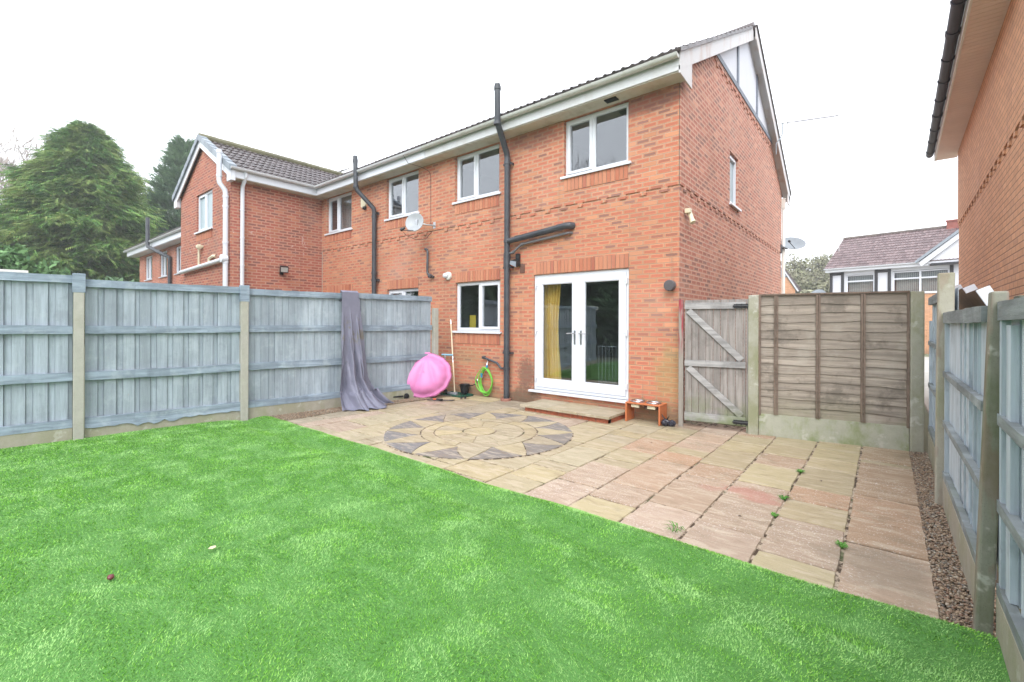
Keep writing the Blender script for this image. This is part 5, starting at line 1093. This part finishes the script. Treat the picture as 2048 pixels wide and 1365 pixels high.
# ---------------------------------------------------------------- things on the patio
# clam shell sand pit lid, leaning against the fence
M_pink = plain('pink_plastic', (.66,.22,.46), .42, .03, 2)
sh = thing('shell_paddling_pool', 'pink plastic scallop shell pool leaning in the corner by the fence', 'paddling pool', (-4.85,-.75,GZ))
fwd = Vector((.62,-.72,.26)).normalized(); rt = Vector((.757,.652,0)).normalized(); upv = rt.cross(fwd).normalized()
if upv.z < 0: upv = -upv
cen = Vector((-4.73,-.90,.53)); m = M(); NA, NR = 96, 16; R_s = .47; rows = []
hinge = Vector((.06, .43))
for j in range(NR+1):
    s = j/NR; row = []
    for i in range(NA):
        a = 2*PI*i/NA+PI/2
        lob = 1+.032*abs(math.sin((a-PI/2)*6.5))*(1 if math.sin(a) < .75 else .2)
        R = R_s*lob*(1.03 if math.sin(a) < .5 else 1.03-.05*(math.sin(a)-.5)/.5)
        tgt = Vector((math.cos(a)*R, math.sin(a)*R*.98)); c0 = Vector((.02,.02)); p = c0.lerp(tgt, s)
        v = p-hinge; fa = math.atan2(v.x, -v.y); rd = v.length/.93
        rib = abs(math.cos(fa*6.5))**.55
        e = max(0, min(1, (s)/.86)); dome = .10*(1-e**5.0) if s < .86 else 0.
        z = dome+ (.060*rib*min(1, rd*1.15)*(1-e**10) if s < .86 else 0.)
        if s >= .86: z = .0+.006*math.sin((s-.86)/.14*PI)
        if s > .97: z = -.02
        row.append(cen+rt*p.x*1.13+upv*p.y*.98+fwd*z)
    rows.append(row)
vs = [p for r_ in rows for p in r_]
m.add(vs, [(j*NA+i, j*NA+(i+1) % NA, (j+1)*NA+(i+1) % NA, (j+1)*NA+i) for j in range(NR) for i in range(NA)])
o = part(m, 'shell', M_pink, sh, smooth=True); sm = o.modifiers.new('thick', 'SOLIDIFY'); sm.thickness = .004; sm.offset = -1
m = M(); hp = cen+rt*.03+upv*.43; m.tube([hp-rt*.09, hp+rt*.09], .016, 8); m.tube([cen+rt*.14-upv*.44+fwd*.02, cen+rt*.17-upv*.43+fwd*.035, cen+rt*.20-upv*.415+fwd*.02], .010, 6); part(m, 'hinge_lug', M_pink, sh, smooth='auto')
# draped cover
M_cover = None
def cover_mat():
    n = N('mauve_grey_cover'); p = n.pos(); f = n.noise(p, 5, 5, .6); c = n.mix(f, (.14,.145,.195), (.22,.215,.285)); z = n.xyz(p)[2]
    st = n.noise(n.scale(p, (1,1,.6)), 7, 5, .7); band = n.math('MULTIPLY', n.step(z, 1.1, 1.3), n.step(z, 1.75, 1.5))
    c = n.mix(n.math('MULTIPLY', n.math('MULTIPLY', n.step(st, .52, .62), band), .7), c, (.16,.14,.09))
    c = n.mix(n.math('MULTIPLY', n.step(st, .6, .7), .4), c, (.12,.11,.13)); return n.end(c, .55, n.bump(n.noise(p, 8, 4), .015, .6), spec=.4)
def cover():
    m = M(); nu, nv = 90, 64; O = LF0+LFr*3.50; q = lambda a, b_, c: O+LFr*a+LFn*b_+Z3*c; vs = []
    for j in range(nv+1):
        t = j/nv; z = 2.085-t*2.0
        k = np.interp(t, [0,.15,.45,.75,.88,1.], [.09,.13,.20,.27,.40,.62]); kl = np.interp(t, [0,.15,.6,.8,1.], [.21,.21,.24,.28,.36])
        outb = np.interp(t, [0,.1,.5,.8,.92,1.], [.06,.07,.12,.20,.34,.50])
        for i in range(nu+1):
            s = i/nu; a = -kl+(kl+k)*s
            amp = .012+.060*t; fold = amp*1.15*(math.sin(s*17+2.2*t)+.7*abs(math.sin(s*23-3*t+1))+.45*math.sin(s*9+4*t)+.22*math.sin(s*37+9*t)*math.sin(t*21+s*4))
            env = outb*(.45+.55*math.sin(PI*min(1, .08+s*.92))) + fold*(1 if t > .03 else .3)
            zz = z
            if t > .88:
                g_ = (t-.88)/.12; zz = .27*(1-g_)**1.6*(1)+GZ+.012+.028*(1+math.sin(s*26+1))*(.4+.6*(1-g_))+.03*math.sin(s*11+2)*(1-g_)**.5; env += .10*g_*(1+.5*math.sin(s*13)); a += .05*g_*math.sin(s*9)
                zz = max(zz, GZ+.012)
            vs.append(q(a, max(.105, env), zz))
    m.add(vs, [(j*(nu+1)+i, j*(nu+1)+i+1, (j+1)*(nu+1)+i+1, (j+1)*(nu+1)+i) for j in range(nv) for i in range(nu)])
    # fold over the top of the fence
    k0 = len(m.v); top = [m.v[i] for i in range(nu+1)]
    m.add([Vector(p)+Z3*.03-LFn*.06 for p in top]+top, [(i, i+1, nu+2+i, nu+1+i) for i in range(nu)])
    m.add([Vector(p)-Z3*.25-LFn*.14 for p in top]+[Vector(p)+Z3*.03-LFn*.06 for p in top], [(i, i+1, nu+2+i, nu+1+i) for i in range(nu)])
    return solo(m, 'garden_cover', cover_mat(), 'mauve grey waterproof cover draped over the fence and trailing on the patio', 'cover', tuple(O+Z3*GZ), smooth=True)
cover()
# scooters
def scooter(base, d, hcol, label, hw=.20, hgt=.86):
    t = thing('kick_scooter', label, 'scooter', base, 'kick scooters by the fence'); B_ = Vector(base); d = Vector(d).normalized(); s = Vector((-d.y,d.x,0)); lean = Vector((-.03,.0,0))
    top = B_+Z3*hgt+lean; m = M(); m.tube([B_+Z3*.16, B_+Z3*.30, top], .019, 10); m.tube([B_+Z3*.14, B_+Z3*.50+lean*.5], .025, 10); part(m, 'stem', M_black if hcol is M_black else M_metal, t, smooth='auto')
    m = M(); hb = Vector((.42,.9,0)).normalized() if hcol is M_black else Vector((.8,.6,0)).normalized(); m.tube([top-hb*hw*.5, top+hb*hw*1.2-Z3*.01], .018, 10); part(m, 'handlebar', hcol, t, smooth='auto')
    m = M(); fr = (B_+Z3*.075, s, d, Z3); m.lbox(fr, -.055,.055, .08,.50, -.015,.012); m.tube([B_+Z3*.17, B_+d*.06+Z3*.12, B_+d*.12+Z3*.075], .02, 8); part(m, 'deck', M_black, t, bev=.004)
    for k in (-.02,.57):
        m = M(); m.lathe(B_+d*k+Z3*.06, [(.0,-.014),(.04,-.016),(.058,-.012),(.06,0),(.058,.012),(.04,.016),(0,.014)], 20, s); part(m, 'wheel', M_black, t, smooth='auto')
scooter((-4.98,-2.02+.22,GZ), (.30,.95,0), M_black, 'black kick scooter standing beside the draped cover')
scooter((-4.62,-.40,GZ), (-.55,.3,0), plain('pale_blue_grip', (.20,.42,.55), .5), 'kick scooter with pale blue grips standing behind the pink shell', .14, .83)
# broom, tray, bucket
br = thing('broom', 'long pale handled broom leaning against the wall beside the pink shell', 'broom', (-4.45,-.30,GZ))
b0, b1 = Vector((-4.42,-.34,GZ+.07)), Vector((-4.885,-.02,1.60))
m = M(); m.tube([b0, b0.lerp(b1,.40)], .014, 10); m.tube([b0.lerp(b1,.50), b1], .014, 10); part(m, 'handle', plain('pale_wood', (.72,.60,.42), .5), br, smooth='auto')
m = M(); m.tube([b0.lerp(b1,.40), b0.lerp(b1,.50)], .0155, 10); m.tube([b0.lerp(b1,.95), b1.lerp(b0,-.01)], .016, 10); part(m, 'ferrule', M_metal, br, smooth='auto')
m = M(); fr = (Vector((-4.45,-.36,GZ)), Vector((.95,.2,0)).normalized(), Vector((.2,-.95,0)).normalized(), Z3); m.lbox(fr, -.17,.10,-.03,.03,.035,.07); m.lbox(fr, -.165,.095,-.025,.025,.0,.036); part(m, 'head', plain('grey_bristle', (.32,.33,.36), .8), br, bev=.004)
tr = M(); tr.box(-4.72,-4.10,-.46,-.12,GZ,GZ+.012); tr.box(-4.72,-4.10,-.46,-.445,GZ,GZ+.04); tr.box(-4.72,-4.10,-.135,-.12,GZ,GZ+.04); tr.box(-4.72,-4.705,-.46,-.12,GZ,GZ+.04); tr.box(-4.115,-4.10,-.46,-.12,GZ,GZ+.04)
solo(tr, 'tray', plain('dark_green_plastic', (.015,.09,.06), .35), 'dark green shallow tray on the slabs under the broom', 'tray', (-4.4,-.3,GZ), bev=.003)
bk_ = thing('bucket', 'small black bucket standing against the wall behind the broom', 'bucket', (-4.32,-.13,GZ))
m = M(); c = (-4.32,-.15,GZ+.04); m.lathe(c, [(0,.004),(.075,.004),(.078,.0),(.10,.17),(.108,.175),(.108,.185),(.097,.185),(.072,.02),(0,.02)], 24); part(m, 'tub', M_black, bk_, smooth='auto')
m = M(); m.tube([(-4.42,-.16,.285),(-4.40,-.25,.27),(-4.32,-.28,.26),(-4.24,-.25,.27),(-4.22,-.16,.285)], .006, 6); m.tube([(-4.23,-.13,.27),(-4.17,-.09,.275),(-4.12,-.03,.30)], .012, 6); part(m, 'handle', M_black, bk_, smooth='auto')
ol = M(); ol.lathe((-4.10,0,.37), [(.04,0),(.04,.015),(.02,.03),(0,.03)], 14, (0,-1,0)); solo(ol, 'outlet_cap', M_metal, 'small round pale outlet on the wall above the black bucket', 'outlet', (-4.10,0,.37), smooth='auto')
# cable on the slabs
pts = []
for i in range(41):
    a = 2*PI*i/40*.92+.3; pts.append((-4.25+.30*math.cos(a)*(1+.05*math.sin(3*a)), -.72+.30*math.sin(a), GZ+.022+.006*math.sin(5*a)))
pts += [(-4.12,-1.0,GZ+.022),(-4.35,-1.12,GZ+.02)]
t = thing('cable', 'dark extension lead coiled on the slabs in front of the pink shell', 'cable', (-4.25,-.72,GZ)); m = M(); m.tube(pts, .009, 6); part(m, 'lead', M_dkgrey, t, smooth=True)
m = M(); m.tube([(-4.20,-1.01,GZ+.03),(-4.08,-.98,GZ+.03)], .024, 8); m.tube([(-4.0,-.45,GZ+.03),(-3.94,-.52,GZ+.03)], .022, 8); part(m, 'plug', M_black, t, smooth='auto')
m = M(); m.tube([(-4.27,-1.03,GZ+.03),(-4.21,-1.015,GZ+.03)], .02, 8); part(m, 'red_collar', plain('orange_plastic', (.6,.1,.03), .4), t, smooth='auto')
# coiled hose on the wall
hs_ = thing('garden_hose', 'bright green garden hose coiled on the wall below the black waste pipe', 'hose', (-3.80,-.1,.4))
pts = []
for k in range(7):
    w = .135+.022*random.uniform(-1,1)+.012*k; zb_ = .10+random.uniform(0,.10); zt2 = .66+random.uniform(-.02,.02); ox = random.uniform(-.02,.02)
    for i in range(20):
        a = PI/2+2*PI*i/20; hh = (zt2-zb_)/2; z = (zt2+zb_)/2+hh*math.sin(a); wx = w*(1.0-.55*max(0, math.sin(a))**1.3); pts.append((-3.80+ox+wx*math.cos(a), -.055-.012*k+.006*math.sin(a*3+k), z+.0))
pts += [(-3.83,-.12,.62),(-3.86,-.13,.50)]
m = M(); m.tube(pts, .0095, 7); part(m, 'hose', plain('lime_hose', (.17,.55,.06), .5, .08), hs_, smooth=True)
m = M(); m.tube([(-3.86,-.14,.47),(-3.86,-.14,.55)], .02, 8); m.tube([(-3.74,-.12,.67),(-3.73,-.12,.72)], .02, 8); part(m, 'connector', plain('blue_connector', (.03,.25,.45), .4), hs_, smooth='auto')
m = M(); m.tube([(-3.76,0,.80),(-3.76,-.06,.80),(-3.75,-.09,.77),(-3.74,-.12,.71)], .012, 8); m.box(-3.79,-3.73,-.07,-.05,.81,.83); part(m, 'tap', M_metal, hs_, smooth='auto')
# dog bowl stand
M_oak = plain('orange_stained_wood', (.50,.155,.06), .45, .2, 9)
ds = thing('bowl_stand', 'orange wooden raised stand for two pet bowls below the door sill', 'bowl stand', (-.43,-.2,GZ))
A = Vector((-.70,-.32,GZ)); rr = Vector((.98,.02,0)).normalized(); nn = Vector((.02,-.98,0)).normalized(); fr = (A, rr, nn, Z3)
m = M(); m.lbox(fr, 0,.026,-.29,0,0,.27); part(m, 'leg', M_oak, ds, bev=.004)
m = M(); m.lbox(fr, .514,.54,-.29,0,0,.27); part(m, 'leg', M_oak, ds, bev=.004)
m = M(); m.lbox(fr, 0,.54,-.29,0,.272,.296); part(m, 'top', M_oak, ds, bev=.008)
m = M(); m.lbox(fr, .22,.46,-.20,-.185,.19,.27); part(m, 'cross_rail', plain('dark_stain', (.09,.03,.02), .5), ds, bev=.003)
for a in (.145,.395):
    c = A+rr*a-nn*.145+Z3*.296; bw = thing('pet_bowl', 'left steel pet bowl set in the orange stand' if a < .2 else 'right steel pet bowl set in the orange stand, nearer the gate', 'bowl', tuple(c), 'pet bowls in the stand')
    m = M(); m.lathe(c, [(.0,-.03),(.06,-.028),(.082,.004),(.090,.014),(.108,.018),(.112,.012),(.112,.002),(.09,.001)], 28); part(m, 'rim', M_steel, bw, smooth='auto')
    m = M(); m.lathe(c, [(.05,-.025),(.045,-.055),(0,-.06)], 20); m.box(c.x-.06,c.x+.06,c.y-.11,c.y-.07,c.z-.075,c.z-.03); part(m, 'underside', M_cream, bw)
pb = thing('bag', 'small knotted black plastic bag on the ground beside the gate post', 'bag', (-.09,-.22,GZ)); m = M(); rs = random.Random(2)
def lump(m, c, sx, sy, sz, rs, nu=14, nv=9):
    vs = []
    for j in range(nv+1):
        th = PI*j/nv
        for i in range(nu): ph = 2*PI*i/nu; k = 1+rs.uniform(-.16,.16); vs.append((c[0]+sx*k*math.sin(th)*math.cos(ph), c[1]+sy*k*math.sin(th)*math.sin(ph), c[2]+sz*k*math.cos(th)))
    m.add(vs, [(j*nu+i, (j+1)*nu+i, (j+1)*nu+(i+1) % nu, j*nu+(i+1) % nu) for j in range(nv) for i in range(nu)])
lump(m, (-.10,-.24,GZ+.05), .065,.06,.05, rs); lump(m, (-.02,-.22,GZ+.045), .06,.05,.045, rs); part(m, 'bag_body', plain('black_bag', (.03,.03,.045), .22), pb)
m = M(); m.tube([(-.10,-.24,GZ+.08),(-.135,-.25,GZ+.13),(-.16,-.25,GZ+.165)], .012, 5, r2=.004); m.tube([(-.09,-.24,GZ+.08),(-.065,-.25,GZ+.12),(-.045,-.25,GZ+.155)], .012, 5, r2=.004); part(m, 'knot_ears', M_black, pb)
# litter on the lawn, weeds in the joints
m = M(); lump(m, (-1.0,-6.23,.125), .019,.017,.014, random.Random(4)); solo(m, 'conker', plain('dark_red_brown', (.16,.04,.045), .4), 'small dark red brown ball lying on the lawn', 'ball', (-1.0,-6.23,.11), smooth=True)
m = M(); m.add([(-.965,-5.75,.128),(-.94,-5.73,.135),(-.915,-5.755,.13),(-.935,-5.775,.13)], [(0,1,2,3)]); m.add([(-.915,-5.755,.13),(-.90,-5.74,.14),(-.94,-5.73,.135)], [(0,1,2)]); solo(m, 'fallen_leaf', plain('pale_leaf', (.6,.5,.33), .7), 'small pale dry leaf on the lawn', 'leaf', (-.94,-5.75,.12))
for i, (x, y, s, lab) in enumerate([(1.705,-1.405,.045,'small weed in the paving joint nearest the brown fence panel'), (1.696,-2.309,.05,'small weed in the paving joint beside the red paint smear'), (1.197,-3.50,.085,'spiky grass weed at the lawn edge of the patio'), (2.138,-3.015,.045,'small weed in the joint near the gravel, close to the lawn'), (1.70,-2.75,.035,'tiny weed in the middle joint between the other weeds and the lawn')]):
    m = M(); rs = random.Random(i)
    for k in range(26 if s < .08 else 20):
        a = rs.uniform(0, 2*PI); l = s*rs.uniform(.5,1.2); ox, oy = x+rs.uniform(-.3,.3)*s, y+rs.uniform(-.6,.6)*s; dx, dy = math.cos(a)*l, math.sin(a)*l; w = s*(.16 if s < .08 else .05)
        m.add([(ox,oy,GZ-.01),(ox+dx*.5-dy/l*w,oy+dy*.5+dx/l*w,GZ+l*.45),(ox+dx,oy+dy,GZ+l*.35),(ox+dx*.5+dy/l*w,oy+dy*.5-dx/l*w,GZ+l*.45)], [(0,1,2,3)])
    solo(m, 'weed', M_weed, lab, 'weed', (x,y,GZ), 'weeds in the patio joints')

rs = random.Random(12)
for i, (x, y, lab) in enumerate([(.12,-1.31,'dark leaf scrap on the slabs between the paved circle and the brown fence'),(-.55,-.62,'dark leaf scrap on the slabs in front of the pet bowl stand'),(.02,-.52,'dark leaf scrap on the slabs in front of the gate post'),(1.9,-1.6,'dark leaf scrap on a buff slab in front of the brown fence panel'),(-3.1,-1.2,'dark leaf scrap on the slabs left of the door step'),(1.5,-2.95,'dark leaf scrap on a pink slab near the lawn')]):
    m = M(); a = rs.uniform(0, 6.28); l = rs.uniform(.012,.022); c, d = math.cos(a)*l, math.sin(a)*l; z = GZ+.008
    m.add([(x-c,y-d,z),(x+d*.5,y-c*.5,z+.006),(x+c,y+d,z+.003),(x-d*.5,y+c*.5,z+.008)], [(0,1,2,3)])
    solo(m, 'fallen_leaf', M_bark, lab, 'leaf', (x,y,GZ), 'dead leaf scraps on the patio')

# ---------------------------------------------------------------- thin wet haze over everything
hz = M(); hz.box(-130, 60, -40, 110, -1.2, 31); HZ = N('haze_air'); v = HZ.new('VolumePrincipled'); v.inputs['Color'].default_value = (.93,.95,.97,1); v.inputs['Density'].default_value = .0018; v.inputs['Anisotropy'].default_value = .0
HZ.t.links.new(v.outputs[0], HZ.o.inputs['Volume']); hz = solo(hz, 'haze', HZ.m, None, None, kind='stuff')
